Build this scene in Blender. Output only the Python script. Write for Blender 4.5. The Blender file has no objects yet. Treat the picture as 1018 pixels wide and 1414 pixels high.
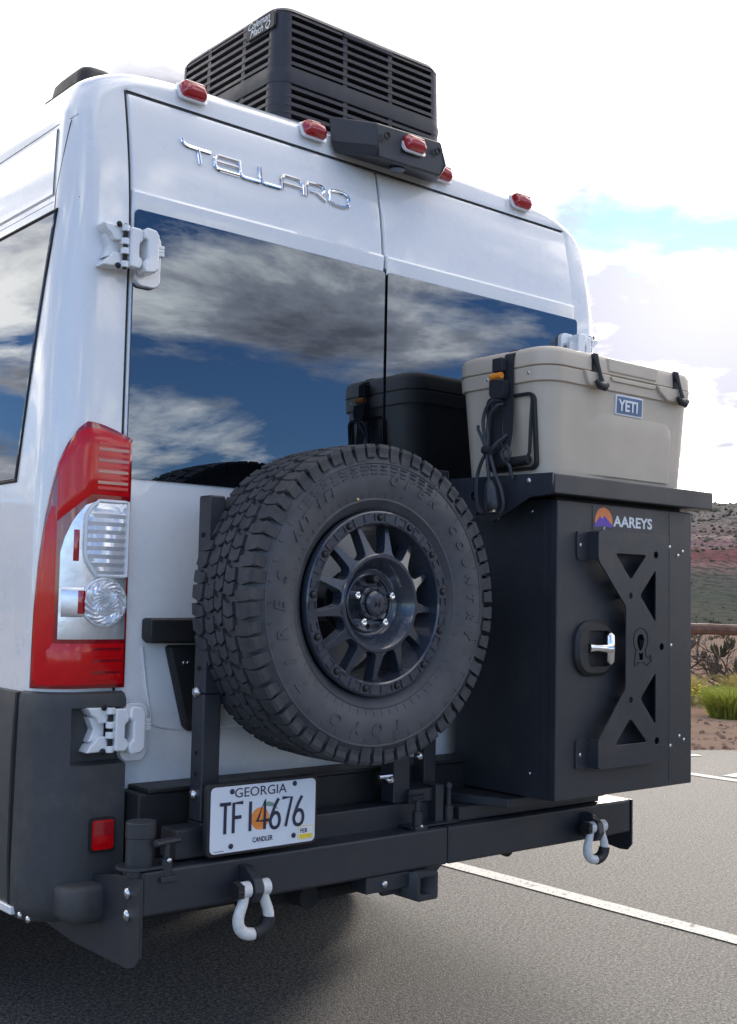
import bpy, math, random
from mathutils import Matrix, Vector, noise
random.seed(11)
PI = math.pi
sc = bpy.context.scene
C = sc.collection

# ------------------------------------------------------------------ camera, sky, sun, exposure
CAM = Vector((-2.2403, -2.6189, 1.2250))
YAW, PITCH, ROLL = 0.6969, 0.0728, 0.0200
_f = Vector((math.sin(YAW)*math.cos(PITCH), math.cos(YAW)*math.cos(PITCH), math.sin(PITCH)))
_r = Vector((math.cos(YAW), -math.sin(YAW), 0)); _u = _r.cross(_f)
_c, _s = math.cos(ROLL), math.sin(ROLL)
R1 = _c*_r + _s*_u; U1 = -_s*_r + _c*_u
cd = bpy.data.cameras.new('camera'); cam = bpy.data.objects.new('camera', cd); C.objects.link(cam)
cam.matrix_world = Matrix(((R1.x, U1.x, -_f.x, CAM.x), (R1.y, U1.y, -_f.y, CAM.y), (R1.z, U1.z, -_f.z, CAM.z), (0, 0, 0, 1)))
cd.sensor_width = 36; cd.lens = 1636.25/1414*36; cd.clip_start = .05; cd.clip_end = 6000
sc.camera = cam

SUN_EL, SUN_AZ = math.radians(15), math.radians(56)       # azimuth from +Y towards +X
sundir = Vector((math.sin(SUN_AZ)*math.cos(SUN_EL), math.cos(SUN_AZ)*math.cos(SUN_EL), math.sin(SUN_EL)))
sl = bpy.data.lights.new('sun', 'SUN'); sl.energy = 1.0; sl.angle = math.radians(10); sl.color = (1, .9, .78)
so = bpy.data.objects.new('sun', sl); C.objects.link(so); so.rotation_euler = sundir.to_track_quat('Z', 'Y').to_euler(); so.location = (0, 0, 30)

w = bpy.data.worlds.new('World'); sc.world = w; w.use_nodes = True
nt = w.node_tree; N = nt.nodes; Lk = nt.links.new
def wn(t, **k):
    n = N.new(t)
    for a, b in k.items(): setattr(n, a, b)
    return n
bg = N['Background']; bg.inputs['Strength'].default_value = .1
sky = wn('ShaderNodeTexSky', sky_type='NISHITA', sun_disc=False)
sky.sun_elevation = SUN_EL; sky.sun_rotation = SUN_AZ; sky.altitude = 1500; sky.air_density = 1.0; sky.dust_density = .3; sky.ozone_density = 3.0
def wmath(op, a, b=None, clamp=False):
    n = wn('ShaderNodeMath', operation=op, use_clamp=clamp)
    for i, x in enumerate((a, b)):
        if x is None: continue
        if isinstance(x, (int, float)): n.inputs[i].default_value = x
        else: Lk(x, n.inputs[i])
    return n.outputs[0]
tc = wn('ShaderNodeTexCoord'); sep = wn('ShaderNodeSeparateXYZ'); Lk(tc.outputs['Generated'], sep.inputs[0])
zc = wmath('ADD', wmath('MAXIMUM', sep.outputs[2], 0.0), .16)
comb = wn('ShaderNodeCombineXYZ'); Lk(wmath('DIVIDE', sep.outputs[0], zc), comb.inputs[0]); Lk(wmath('DIVIDE', sep.outputs[1], zc), comb.inputs[1])
comb.inputs[2].default_value = 3.7
def wnoise(scale, det, rough, dist, off):
    mp = wn('ShaderNodeMapping'); mp.inputs['Location'].default_value = off; Lk(comb.outputs[0], mp.inputs[0])
    n = wn('ShaderNodeTexNoise'); n.inputs['Scale'].default_value = scale; n.inputs['Detail'].default_value = det
    n.inputs['Roughness'].default_value = rough; n.inputs['Distortion'].default_value = dist; Lk(mp.outputs[0], n.inputs['Vector']); return n.outputs['Fac']
def wramp(x, *st):
    r = wn('ShaderNodeValToRGB'); e = r.color_ramp.elements
    while len(e) < len(st): e.new(.5)
    for q, (p_, c_) in zip(e, st): q.position = p_; q.color = (c_[0], c_[1], c_[2], 1) if isinstance(c_, tuple) else (c_, c_, c_, 1)
    Lk(x, r.inputs[0]); return r.outputs[0]
# the cloud bank is denser on the side the sun is on
sund = wn('ShaderNodeVectorMath', operation='DOT_PRODUCT'); Lk(tc.outputs['Generated'], sund.inputs[0]); sund.inputs[1].default_value = (math.sin(SUN_AZ), math.cos(SUN_AZ), 0)
mask = wramp(wmath('ADD', wnoise(.986, 11, .60, .35, (13.915, -26.667, 5.623)), wmath('MULTIPLY', sund.outputs['Value'], .105)), (.42, 0.0), (.51, 1.0))
shade = wramp(wnoise(1.2, 9, .60, .3, (-6.591, 4.097, 1.0)), (.38, (2.0, 2.0, 2.3)), (.475, (5.0, 5.0, 5.3)), (.57, (13.5, 12.8, 11.8)))
dotn = wn('ShaderNodeVectorMath', operation='DOT_PRODUCT'); Lk(tc.outputs['Generated'], dotn.inputs[0]); dotn.inputs[1].default_value = sundir
d0 = wmath('MAXIMUM', dotn.outputs['Value'], 0.0)
fwd = wmath('ADD', wmath('ADD', 1.0, wmath('MULTIPLY', wmath('POWER', d0, 4.0), .1)), wmath('MULTIPLY', wmath('POWER', d0, 110.0), .8))
cl = wn('ShaderNodeVectorMath', operation='SCALE'); Lk(shade, cl.inputs[0]); Lk(fwd, cl.inputs['Scale'])
tint = wn('ShaderNodeVectorMath', operation='MULTIPLY'); Lk(sky.outputs[0], tint.inputs[0]); tint.inputs[1].default_value = (.72, .85, 1.04)   # cool daylight white balance
mx = wn('ShaderNodeMix', data_type='RGBA'); Lk(mask, mx.inputs[0]); Lk(tint.outputs[0], mx.inputs[6]); Lk(cl.outputs[0], mx.inputs[7])
Lk(mx.outputs[2], bg.inputs['Color'])

vs = sc.view_settings
vs.view_transform = 'Standard'; vs.look = 'None'; vs.gamma = 1; vs.use_curve_mapping = False
vs.exposure = 1.42

# ------------------------------------------------------------------ materials
M = {}
def mat(name, col, rough=.5, metal=0., coat=0., ior=1.5, var=.06, vscale=40., bump=0., bscale=300., spec=None, det=4, dust=0.):
    m = bpy.data.materials.new(name); m.use_nodes = True; t = m.node_tree; b = t.nodes['Principled BSDF']
    b.inputs['Roughness'].default_value = rough; b.inputs['Metallic'].default_value = metal
    b.inputs['Coat Weight'].default_value = coat; b.inputs['Coat Roughness'].default_value = .03; b.inputs['IOR'].default_value = ior
    if spec is not None: b.inputs['Specular IOR Level'].default_value = spec
    tcn = t.nodes.new('ShaderNodeTexCoord')
    n = t.nodes.new('ShaderNodeTexNoise'); n.inputs['Scale'].default_value = vscale; n.inputs['Detail'].default_value = det
    t.links.new(tcn.outputs['Object'], n.inputs['Vector'])
    r = t.nodes.new('ShaderNodeValToRGB'); r.color_ramp.elements[0].position = .3; r.color_ramp.elements[1].position = .7
    r.color_ramp.elements[0].color = tuple(max(0, c*(1-var)) for c in col)+(1,); r.color_ramp.elements[1].color = tuple(min(1, c*(1+var)) for c in col)+(1,)
    t.links.new(n.outputs['Fac'], r.inputs[0]); t.links.new(r.outputs[0], b.inputs['Base Color'])
    if rough > .2:
        n3 = t.nodes.new('ShaderNodeTexNoise'); n3.inputs['Scale'].default_value = 7.; n3.inputs['Detail'].default_value = 9; n3.inputs['Roughness'].default_value = .65
        t.links.new(tcn.outputs['Object'], n3.inputs['Vector']); r3 = t.nodes.new('ShaderNodeMapRange')
        r3.inputs['From Min'].default_value = .3; r3.inputs['From Max'].default_value = .7; r3.inputs['To Min'].default_value = rough*.78; r3.inputs['To Max'].default_value = min(1, rough*1.25)
        t.links.new(n3.outputs['Fac'], r3.inputs[0]); t.links.new(r3.outputs[0], b.inputs['Roughness'])
    if dust:
        n4 = t.nodes.new('ShaderNodeTexNoise'); n4.inputs['Scale'].default_value = 5.; n4.inputs['Detail'].default_value = 12; n4.inputs['Roughness'].default_value = .72
        t.links.new(tcn.outputs['Object'], n4.inputs['Vector']); r4 = t.nodes.new('ShaderNodeMapRange'); r4.inputs['From Min'].default_value = .5; r4.inputs['From Max'].default_value = .8; r4.inputs['To Max'].default_value = dust
        t.links.new(n4.outputs['Fac'], r4.inputs[0]); m4 = t.nodes.new('ShaderNodeMix'); m4.data_type = 'RGBA'; t.links.new(r4.outputs[0], m4.inputs[0]); t.links.new(r.outputs[0], m4.inputs[6]); m4.inputs[7].default_value = (.30, .23, .17, 1); t.links.new(m4.outputs[2], b.inputs['Base Color'])
    if bump:
        n2 = t.nodes.new('ShaderNodeTexNoise'); n2.inputs['Scale'].default_value = bscale; n2.inputs['Detail'].default_value = 3
        t.links.new(tcn.outputs['Object'], n2.inputs['Vector'])
        bp = t.nodes.new('ShaderNodeBump'); bp.inputs['Strength'].default_value = bump; bp.inputs['Distance'].default_value = .002
        t.links.new(n2.outputs['Fac'], bp.inputs['Height']); t.links.new(bp.outputs[0], b.inputs['Normal'])
    M[name] = m; return m
mat('white_paint', (.80, .81, .82), .28, coat=1., dust=.05, var=.012, vscale=3.)
mat('grey_cladding', (.045, .047, .05), .55, dust=.16, bump=.35, bscale=700)
mat('black_powder', (.023, .026, .033), .37, dust=.07, bump=.3, bscale=900, var=.06)
mat('black_bracket', (.025, .028, .036), .37, dust=.10, bump=.12, bscale=900)
mat('black_plastic', (.014, .014, .015), .55, bump=.2, bscale=500)
mat('shroud_plastic', (.026, .026, .034), .5, bump=.25, bscale=400, var=.15, vscale=12)
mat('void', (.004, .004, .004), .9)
mat('rubber_seal', (.008, .008, .008), .6)
mat('tyre_rubber', (.060, .063, .072), .6, dust=.12, var=.18, vscale=18, bump=.25, bscale=250)
mat('tread_rubber', (.040, .042, .048), .7, dust=.16, var=.3, vscale=30, bump=.4, bscale=350)
mat('wheel_black', (.030, .038, .056), .26, coat=.6, bump=.05, bscale=900)
mat('glass_tint', (.002, .0025, .004), .0, ior=2.25, var=.0)
M['glass_tint'].node_tree.nodes['Principled BSDF'].inputs['Specular Tint'].default_value = (.72, .84, 1, 1)
mat('chrome', (.85, .86, .88), .07, metal=1.)
mat('bright_steel', (.86, .87, .88), .22, metal=1., var=.04)
mat('steel', (.62, .63, .65), .25, metal=1., var=.15, vscale=200)
mat('red_lens', (.60, .003, .007), .14, coat=.35, var=.06, spec=.3, vscale=60)
mat('red_dark', (.26, .004, .010), .1, coat=1., var=.2)
mat('marker_red', (.40, .008, .016), .12, coat=1., var=.1, vscale=80)
mat('lens_chrome', (.88, .89, .92), .3, metal=.8, var=.12, vscale=22, bump=.5, bscale=30)
mat('lens_ribbed', (.74, .76, .80), .12, metal=.3, coat=1., var=.08, vscale=200)
mat('tan_plastic', (.55, .468, .37), .48, dust=.12, var=.05, vscale=9, bump=.1, bscale=600)
mat('latch_rubber', (.02, .02, .022), .6)
mat('webbing', (.016, .017, .024), .75, bump=.5, bscale=900)
mat('orange_tab', (.85, .28, .02), .45)
mat('cable_rubber', (.035, .038, .045), .45)
mat('brass', (.55, .38, .2), .3, metal=1.)
mat('badge_blue', (.06, .13, .26), .35)
mat('print_white', (.78, .8, .82), .45, var=.02)
mat('print_navy', (.018, .02, .05), .5)
mat('plate_white', (.72, .76, .82), .4, var=.02)
mat('peach', (.85, .27, .05), .5, var=.15)
mat('leaf_print', (.18, .33, .24), .5)
mat('yellow_print', (.85, .62, .04), .5)
mat('sun_print', (.85, .24, .06), .45)
mat('violet_print', (.12, .05, .45), .45)
mat('shackle_white', (.68, .68, .66), .38, var=.1, vscale=80)
mat('wood_rail', (.13, .07, .05), .8, var=.4, vscale=14, bump=.5, bscale=60)
mat('twig', (.13, .105, .085), .85, var=.3)
def leafy(name, col, var=.3):
    m = mat(name, col, .6, var=var, vscale=25); t = m.node_tree; b = t.nodes['Principled BSDF']; o = t.nodes['Material Output']
    tr = t.nodes.new('ShaderNodeBsdfTranslucent'); mxs = t.nodes.new('ShaderNodeMixShader'); mxs.inputs[0].default_value = .45
    t.links.new(b.inputs['Base Color'].links[0].from_socket, tr.inputs[0]); t.links.new(b.outputs[0], mxs.inputs[1]); t.links.new(tr.outputs[0], mxs.inputs[2]); t.links.new(mxs.outputs[0], o.inputs[0])
leafy('grass', (.25, .29, .05), .45); leafy('grass_dry', (.40, .33, .11))
mat('flower', (.75, .5, .03), .6)
mat('scrub', (.095, .095, .062), .85, var=.4, vscale=.6, spec=.05)
mat('gravel_stone', (.33, .24, .18), .85, var=.4, vscale=6)
mat('underbody', (.012, .012, .012), .8)

def layered(name, base, layers, rough=.85, bump=0., bscale=200., bdist=.004, spec=.5):
    """base colour plus noise layers: (scale, lo, hi, colour, detail)"""
    m = bpy.data.materials.new(name); m.use_nodes = True; t = m.node_tree; b = t.nodes['Principled BSDF']; b.inputs['Roughness'].default_value = rough; b.inputs['Specular IOR Level'].default_value = spec
    tcn = t.nodes.new('ShaderNodeTexCoord'); cur = None
    rgb = t.nodes.new('ShaderNodeRGB'); rgb.outputs[0].default_value = (*base, 1); cur = rgb.outputs[0]
    for scale, lo, hi, col, det in layers:
        if det < 0:
            n = t.nodes.new('ShaderNodeTexVoronoi'); n.inputs['Scale'].default_value = scale; out = n.outputs['Distance']
        else:
            n = t.nodes.new('ShaderNodeTexNoise'); n.inputs['Scale'].default_value = scale; n.inputs['Detail'].default_value = det; n.inputs['Roughness'].default_value = .6; out = n.outputs['Fac']
        t.links.new(tcn.outputs['Object'], n.inputs['Vector'])
        mr = t.nodes.new('ShaderNodeMapRange'); mr.inputs['From Min'].default_value = lo; mr.inputs['From Max'].default_value = hi; t.links.new(out, mr.inputs[0])
        mxn = t.nodes.new('ShaderNodeMix'); mxn.data_type = 'RGBA'; t.links.new(mr.outputs[0], mxn.inputs[0]); t.links.new(cur, mxn.inputs[6]); mxn.inputs[7].default_value = (*col, 1); cur = mxn.outputs[2]
    t.links.new(cur, b.inputs['Base Color'])
    if bump:
        n2 = t.nodes.new('ShaderNodeTexNoise'); n2.inputs['Scale'].default_value = bscale; n2.inputs['Detail'].default_value = 5
        t.links.new(tcn.outputs['Object'], n2.inputs['Vector'])
        bp = t.nodes.new('ShaderNodeBump'); bp.inputs['Strength'].default_value = bump; bp.inputs['Distance'].default_value = bdist
        t.links.new(n2.outputs['Fac'], bp.inputs['Height']); t.links.new(bp.outputs[0], b.inputs['Normal'])
    M[name] = m; return m
layered('asphalt', (.090, .087, .083), [(1.1, .4, .75, (.068, .066, .064), 5), (.45, .56, .66, (.055, .053, .052), 4), (9., .60, .78, (.12, .11, .10), 6), (26., .56, .70, (.062, .060, .058), 5), (88., .54, .585, (.235, .22, .195), 1), (70., .575, .61, (.018, .018, .018), 1), (190., .56, .61, (.20, .19, .165), 1)], .8, .8, 160., .005)
layered('line_paint', (.60, .585, .54), [(30., .45, .75, (.48, .465, .43), 6), (14., .60, .66, (.16, .155, .145), 9), (95., .60, .64, (.14, .135, .13), 2)], .75, .8, 110., .003)
layered('desert', (.36, .24, .165), [(.12, .4, .7, (.40, .23, .14), 5), (3., .5, .7, (.22, .16, .12), 6), (45., .52, .65, (.38, .29, .22), 3)], .95, .8, 25., .03, .05)
# red rock: strata follow height
def matte(t, col):
    d = t.nodes.new('ShaderNodeBsdfDiffuse'); d.inputs['Roughness'].default_value = 1.0; t.links.new(col, d.inputs['Color']); t.links.new(d.outputs[0], t.nodes['Material Output'].inputs['Surface'])
def hillmat():
    m = bpy.data.materials.new('red_rock'); m.use_nodes = True; t = m.node_tree; b = t.nodes['Principled BSDF']; b.inputs['Roughness'].default_value = .95; b.inputs['Specular IOR Level'].default_value = .04
    tcn = t.nodes.new('ShaderNodeTexCoord'); s = t.nodes.new('ShaderNodeSeparateXYZ'); t.links.new(tcn.outputs['Object'], s.inputs[0])
    n = t.nodes.new('ShaderNodeTexNoise'); n.inputs['Scale'].default_value = .045; n.inputs['Detail'].default_value = 6; t.links.new(tcn.outputs['Object'], n.inputs['Vector'])
    a = t.nodes.new('ShaderNodeMath'); a.operation = 'MULTIPLY_ADD'; t.links.new(n.outputs['Fac'], a.inputs[0]); a.inputs[1].default_value = 3.0; t.links.new(s.outputs[2], a.inputs[2])
    mr = t.nodes.new('ShaderNodeMapRange'); mr.inputs['From Min'].default_value = 1.5; mr.inputs['From Max'].default_value = 36.5; t.links.new(a.outputs[0], mr.inputs[0])
    r = t.nodes.new('ShaderNodeValToRGB'); e = r.color_ramp.elements
    st = [(0, (.15, .13, .095)), (.05, (.125, .122, .09)), (.15, (.15, .132, .105)), (.19, (.20, .15, .12)), (.24, (.30, .175, .15)), (.29, (.27, .105, .095)), (.35, (.28, .13, .12)), (.38, (.37, .24, .21)), (.43, (.30, .165, .155)), (.46, (.48, .35, .28)), (.485, (.29, .18, .165)), (.60, (.35, .27, .215)), (1, (.28, .255, .20))]
    while len(e) < len(st): e.new(.5)
    for q, (p_, c_) in zip(e, st): q.position = p_; q.color = (*c_, 1)
    t.links.new(mr.outputs[0], r.inputs[0]); cur = r.outputs[0]
    for scale, lo, hi, col in ((.45, .50, .62, (.06, .07, .05)), (1.3, .53, .62, (.075, .075, .055))):
        n = t.nodes.new('ShaderNodeTexNoise'); n.inputs['Scale'].default_value = scale; n.inputs['Detail'].default_value = 4; t.links.new(tcn.outputs['Object'], n.inputs['Vector'])
        q = t.nodes.new('ShaderNodeMapRange'); q.inputs['From Min'].default_value = lo; q.inputs['From Max'].default_value = hi; q.inputs['To Max'].default_value = .8; t.links.new(n.outputs['Fac'], q.inputs[0])
        x = t.nodes.new('ShaderNodeMix'); x.data_type = 'RGBA'; t.links.new(q.outputs[0], x.inputs[0]); t.links.new(cur, x.inputs[6]); x.inputs[7].default_value = (*col, 1); cur = x.outputs[2]
    matte(t, cur); M['red_rock'] = m
hillmat()
for n_ in ('desert', 'scrub', 'gravel_stone', 'twig'):
    t_ = M[n_].node_tree; matte(t_, t_.nodes['Principled BSDF'].inputs['Base Color'].links[0].from_socket)

# ------------------------------------------------------------------ mesh helpers
SINGLES = {'bolt', 'screw', 'rivet', 'pin_hole', 'standoff', 'latch_ledge', 'cap_screw', 'cross_tube', 'beam', 'sun_block_flap', 'mounting_tab', 'knuckle', 'blossom'}
class MB:
    def __init__(s): s.v = []; s.f = []; s.parts = []
    def add(s, vs_, fs):
        k = len(s.v); c_ = len(s.f); s.v += [tuple(q) for q in vs_]; s.f += [tuple(i+k for i in f) for f in fs]; s.parts.append((k, len(s.v), c_, len(s.f))); return s
    def box(s, x0, x1, y0, y1, z0, z1):
        return s.add([(x0, y0, z0), (x1, y0, z0), (x1, y1, z0), (x0, y1, z0), (x0, y0, z1), (x1, y0, z1), (x1, y1, z1), (x0, y1, z1)],
                     [(0, 3, 2, 1), (4, 5, 6, 7), (0, 1, 5, 4), (1, 2, 6, 5), (2, 3, 7, 6), (3, 0, 4, 7)])
    def prism(s, pts, axis, a, b):
        def m(p, h): return (h, p[0], p[1]) if axis == 'x' else (p[0], h, p[1]) if axis == 'y' else (p[0], p[1], h)
        n = len(pts)
        return s.add([m(p, a) for p in pts]+[m(p, b) for p in pts], [tuple(range(n))[::-1], tuple(range(n, 2*n))]+[(i, (i+1) % n, n+(i+1) % n, n+i) for i in range(n)])
    def loft(s, rings, cap=True, closed=True):
        n = len(rings[0]); vs_ = [p for r in rings for p in r]; fs = []
        for k in range(len(rings)-1):
            for i in range(n if closed else n-1):
                j = (i+1) % n; fs.append((k*n+i, k*n+j, (k+1)*n+j, (k+1)*n+i))
        if cap: fs += [tuple(range(n))[::-1], tuple(range((len(rings)-1)*n, len(rings)*n))]
        return s.add(vs_, fs)
    def tube(s, path, r, n=8, flat=None, closed=False):
        P_ = [Vector(p) for p in path]; rings = []; up = None
        for i, p in enumerate(P_):
            if closed: t = P_[(i+1) % len(P_)]-P_[i-1]
            else: t = P_[min(i+1, len(P_)-1)]-P_[max(i-1, 0)]
            t.normalize()
            if up is None: up = t.orthogonal().normalized()
            up = (up - t*up.dot(t)).normalized(); sd = t.cross(up)
            rr = r[i] if isinstance(r, (list, tuple)) else r
            ring = []
            for k in range(n):
                o = (up*math.cos(2*PI*k/n)+sd*math.sin(2*PI*k/n))*rr
                if flat: o = o - flat[0]*(o.dot(flat[0])*(1-flat[1]))
                ring.append(tuple(p+o))
            rings.append(ring)
        if closed: rings.append(rings[0]); return s.loft(rings, cap=False)
        return s.loft(rings)
    def lathe(s, prof, c, axis='y', n=48, closed=False, a0=0., a1=2*PI):
        rings = []
        full = abs(a1-a0-2*PI) < 1e-6
        for r, h in prof:
            ring = []
            for k in range(n):
                a = a0+(a1-a0)*k/(n if full else n-1); u, v = r*math.cos(a), r*math.sin(a)
                ring.append((c[0]+u, c[1]+h, c[2]+v) if axis == 'y' else (c[0]+u, c[1]+v, c[2]+h) if axis == 'z' else (c[0]+h, c[1]+u, c[2]+v))
            rings.append(ring)
        if closed: rings.append(rings[0])
        return s.loft(rings, cap=False, closed=full)
    def cyl(s, p0, p1, r, n=16):
        return s.tube([p0, p1], r, n)
    def dome(s, c, d, r, h, n=10):
        """small rounded bolt head / rivet at c looking along d"""
        d = Vector(d).normalized(); a = d.orthogonal().normalized(); b = d.cross(a); c = Vector(c); rings = []
        for rr, hh in ((1, 0), (1, .45), (.8, .8), (.4, 1)):
            rings.append([tuple(c+d*(hh*h)+(a*math.cos(2*PI*k/n)+b*math.sin(2*PI*k/n))*r*rr) for k in range(n)])
        return s.loft(rings)
    def grid(s, rows):
        m, n = len(rows), len(rows[0])
        return s.add([p for r in rows for p in r], [(i*n+j, i*n+j+1, (i+1)*n+j+1, (i+1)*n+j) for i in range(m-1) for j in range(n-1)])
    def mesh(s, name, smooth=35):
        me = bpy.data.meshes.new(name); me.from_pydata(s.v, [], s.f); me.update()
        fix(me, smooth); return me
    def build(s, name, m, parent=None, bevel=0., smooth=35, seg=2):
        if name in SINGLES and len(s.parts) > 1:
            out = []
            for k, (a_, b_, c_, d_) in enumerate(s.parts):
                q = MB(); q.add(s.v[a_:b_], [tuple(i-a_ for i in f) for f in s.f[c_:d_]]); out.append(q.build(name, m, parent, bevel, smooth, seg))
            return out[0]
        return link(name, s.mesh(name, smooth), m, parent, bevel, seg)
import bmesh
def fix(me, smooth=35):
    b = bmesh.new(); b.from_mesh(me); bmesh.ops.remove_doubles(b, verts=b.verts, dist=1e-6); bmesh.ops.recalc_face_normals(b, faces=b.faces); b.to_mesh(me); b.free()
    if smooth:
        me.polygons.foreach_set('use_smooth', [True]*len(me.polygons)); me.set_sharp_from_angle(angle=math.radians(smooth))
def link(name, me, m, parent=None, bevel=0., seg=2):
    o = bpy.data.objects.new(name, me); C.objects.link(o)
    if m and not me.materials: me.materials.append(M[m])
    if bevel:
        q = o.modifiers.new('bevel', 'BEVEL'); q.width = bevel; q.segments = seg; q.limit_method = 'ANGLE'; q.angle_limit = math.radians(40); q.harden_normals = True
    if parent: attach(o, parent)
    return o
def attach(o, parent):
    o.parent = parent
    if parent.type == 'EMPTY': o.matrix_parent_inverse = Matrix.Translation(-parent.location)
def tag(o, label=None, cat=None, group=None, kind=None):
    if label: o['label'] = label
    if cat: o['category'] = cat
    if group: o['group'] = group
    if kind: o['kind'] = kind
    return o
def thing(name, label, cat, loc, group=None):
    o = bpy.data.objects.new(name, None); C.objects.link(o); o.location = loc; o.empty_display_size = .1
    return tag(o, label, cat, group)
def copy_tree(o, parent=None, delta=None):
    c = o.copy(); C.objects.link(c)
    if parent: c.parent = parent
    if delta is not None: c.location = c.location+Vector(delta)
    for ch in list(o.children): copy_tree(ch, c)
    return c
def curve_mesh(outer, holes, thick, mtx, bev=.0):
    cu = bpy.data.curves.new('tmp', 'CURVE'); cu.dimensions = '2D'; cu.fill_mode = 'BOTH'; cu.extrude = thick/2-bev; cu.bevel_depth = bev; cu.bevel_resolution = 1
    cu.offset = -bev
    for pl in [outer]+list(holes):
        sp = cu.splines.new('POLY'); sp.points.add(len(pl)-1); sp.use_cyclic_u = True
        for q, p in zip(sp.points, pl): q.co = (p[0], p[1], 0, 1)
    ob = bpy.data.objects.new('tmp', cu); me = bpy.data.meshes.new_from_object(ob); bpy.data.objects.remove(ob); bpy.data.curves.remove(cu)
    me.transform(mtx); me.materials.clear(); fix(me, 0); return me
def text_mesh(s, size, mtx, ext=.0005, off=0., shear=0., sx=1., align='LEFT', res=3):
    cu = bpy.data.curves.new('tmp', 'FONT'); cu.body = s; cu.size = size; cu.extrude = ext; cu.offset = off; cu.shear = shear; cu.align_x = align; cu.resolution_u = res
    ob = bpy.data.objects.new('tmp', cu); me = bpy.data.meshes.new_from_object(ob); bpy.data.objects.remove(ob); bpy.data.curves.remove(cu)
    me.transform(mtx @ Matrix.Diagonal((sx, 1, 1, 1))); me.materials.clear(); return me
def rear_m(x, y, z):      # local x -> +X, local y -> +Z, local z -> -Y
    return Matrix(((1, 0, 0, x), (0, 0, -1, y), (0, 1, 0, z), (0, 0, 0, 1)))
def left_m(x, y, z):      # local x -> -Y, local y -> +Z, local z -> -X
    return Matrix(((0, 0, -1, x), (-1, 0, 0, y), (0, 1, 0, z), (0, 0, 0, 1)))
def rrect(cx, cy, hx, hy, r, n=6):
    o = []
    for sx, sy, a in ((1, 1, 0), (-1, 1, 90), (-1, -1, 180), (1, -1, 270)):
        for k in range(n+1):
            t = math.radians(a+90*k/n); o.append((cx+sx*(hx-r)+r*math.cos(t), cy+sy*(hy-r)+r*math.sin(t)))
    return o
def circ(cx, cy, r, n=16): return [(cx+r*math.cos(2*PI*k/n), cy+r*math.sin(2*PI*k/n)) for k in range(n)]
def smooth_path(pts, n=6):
    P_ = [Vector(p) for p in pts]; o = []
    for i in range(len(P_)-1):
        a, b, c, d = P_[max(i-1, 0)], P_[i], P_[i+1], P_[min(i+2, len(P_)-1)]
        for k in range(n):
            t = k/n; o.append(.5*((2*b)+(c-a)*t+(2*a-5*b+4*c-d)*t*t+(3*b-a-3*c+d)*t**3))
    o.append(P_[-1]); return o
def interp(x, tab):
    if x <= tab[0][0]: return tab[0][1]
    for (a, b), (c, d) in zip(tab, tab[1:]):
        if x <= c: return b+(d-b)*(x-a)/(c-a)
    return tab[-1][1]

# ------------------------------------------------------------------ ground, road, hills
EDGE_P = Vector((6.5, 3.3)); EDGE_D = Vector((-.894, .447)); EDGE_N = Vector((.447, .894))
g = MB(); g.add([(-3000, -3000, -.03), (3000, -3000, -.03), (3000, 3000, -.03), (-3000, 3000, -.03)], [(0, 1, 2, 3)])
tag(g.build('desert_ground', 'desert', smooth=0), kind='structure')
edge = []
for i in range(240):
    t = -38+i*.36; q = EDGE_P+EDGE_D*t+EDGE_N*(.07*noise.noise((t*1.7, 0, 3))+.16*noise.noise((t*.35, 4, 3)))
    edge.append((q.x, q.y))
a = MB(); a.prism(edge+[(-60, -60), (45, -60)], 'z', -.028, 0.0)
tag(a.build('parking_asphalt', 'asphalt', smooth=0), kind='structure')
def line(x0, y0, x1, y1, wd=.102):
    d = Vector((x1-x0, y1-y0)).normalized(); n_ = Vector((-d.y, d.x))*wd/2; L_ = (Vector((x1-x0, y1-y0))).length; k = max(2, int(L_/.12)); lft = []; rgt = []
    for i in range(k+1):
        q = Vector((x0, y0))+d*(L_*i/k); j = .004*noise.noise((i*.9, x0, 1)); j2 = .004*noise.noise((i*.9, x0, 7))
        lft.append((q.x+n_.x*(1+j*8), q.y+n_.y*(1+j*8), .004)); rgt.append((q.x-n_.x*(1+j2*8), q.y-n_.y*(1+j2*8), .004))
    m = MB(); m.grid([lft, rgt]); return tag(m.build('parking_line', 'line_paint', smooth=0), kind='structure')
line(1.675, -3.4, 1.675, 3.6)
line(5.17, -3.0, 5.17, 2.75)
line(5.3, 2.30, 8.4, 2.55)
line(5.72, 3.35, 6.15, 3.13)
line(-2.9, -3.4, -2.9, 3.6)

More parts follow.
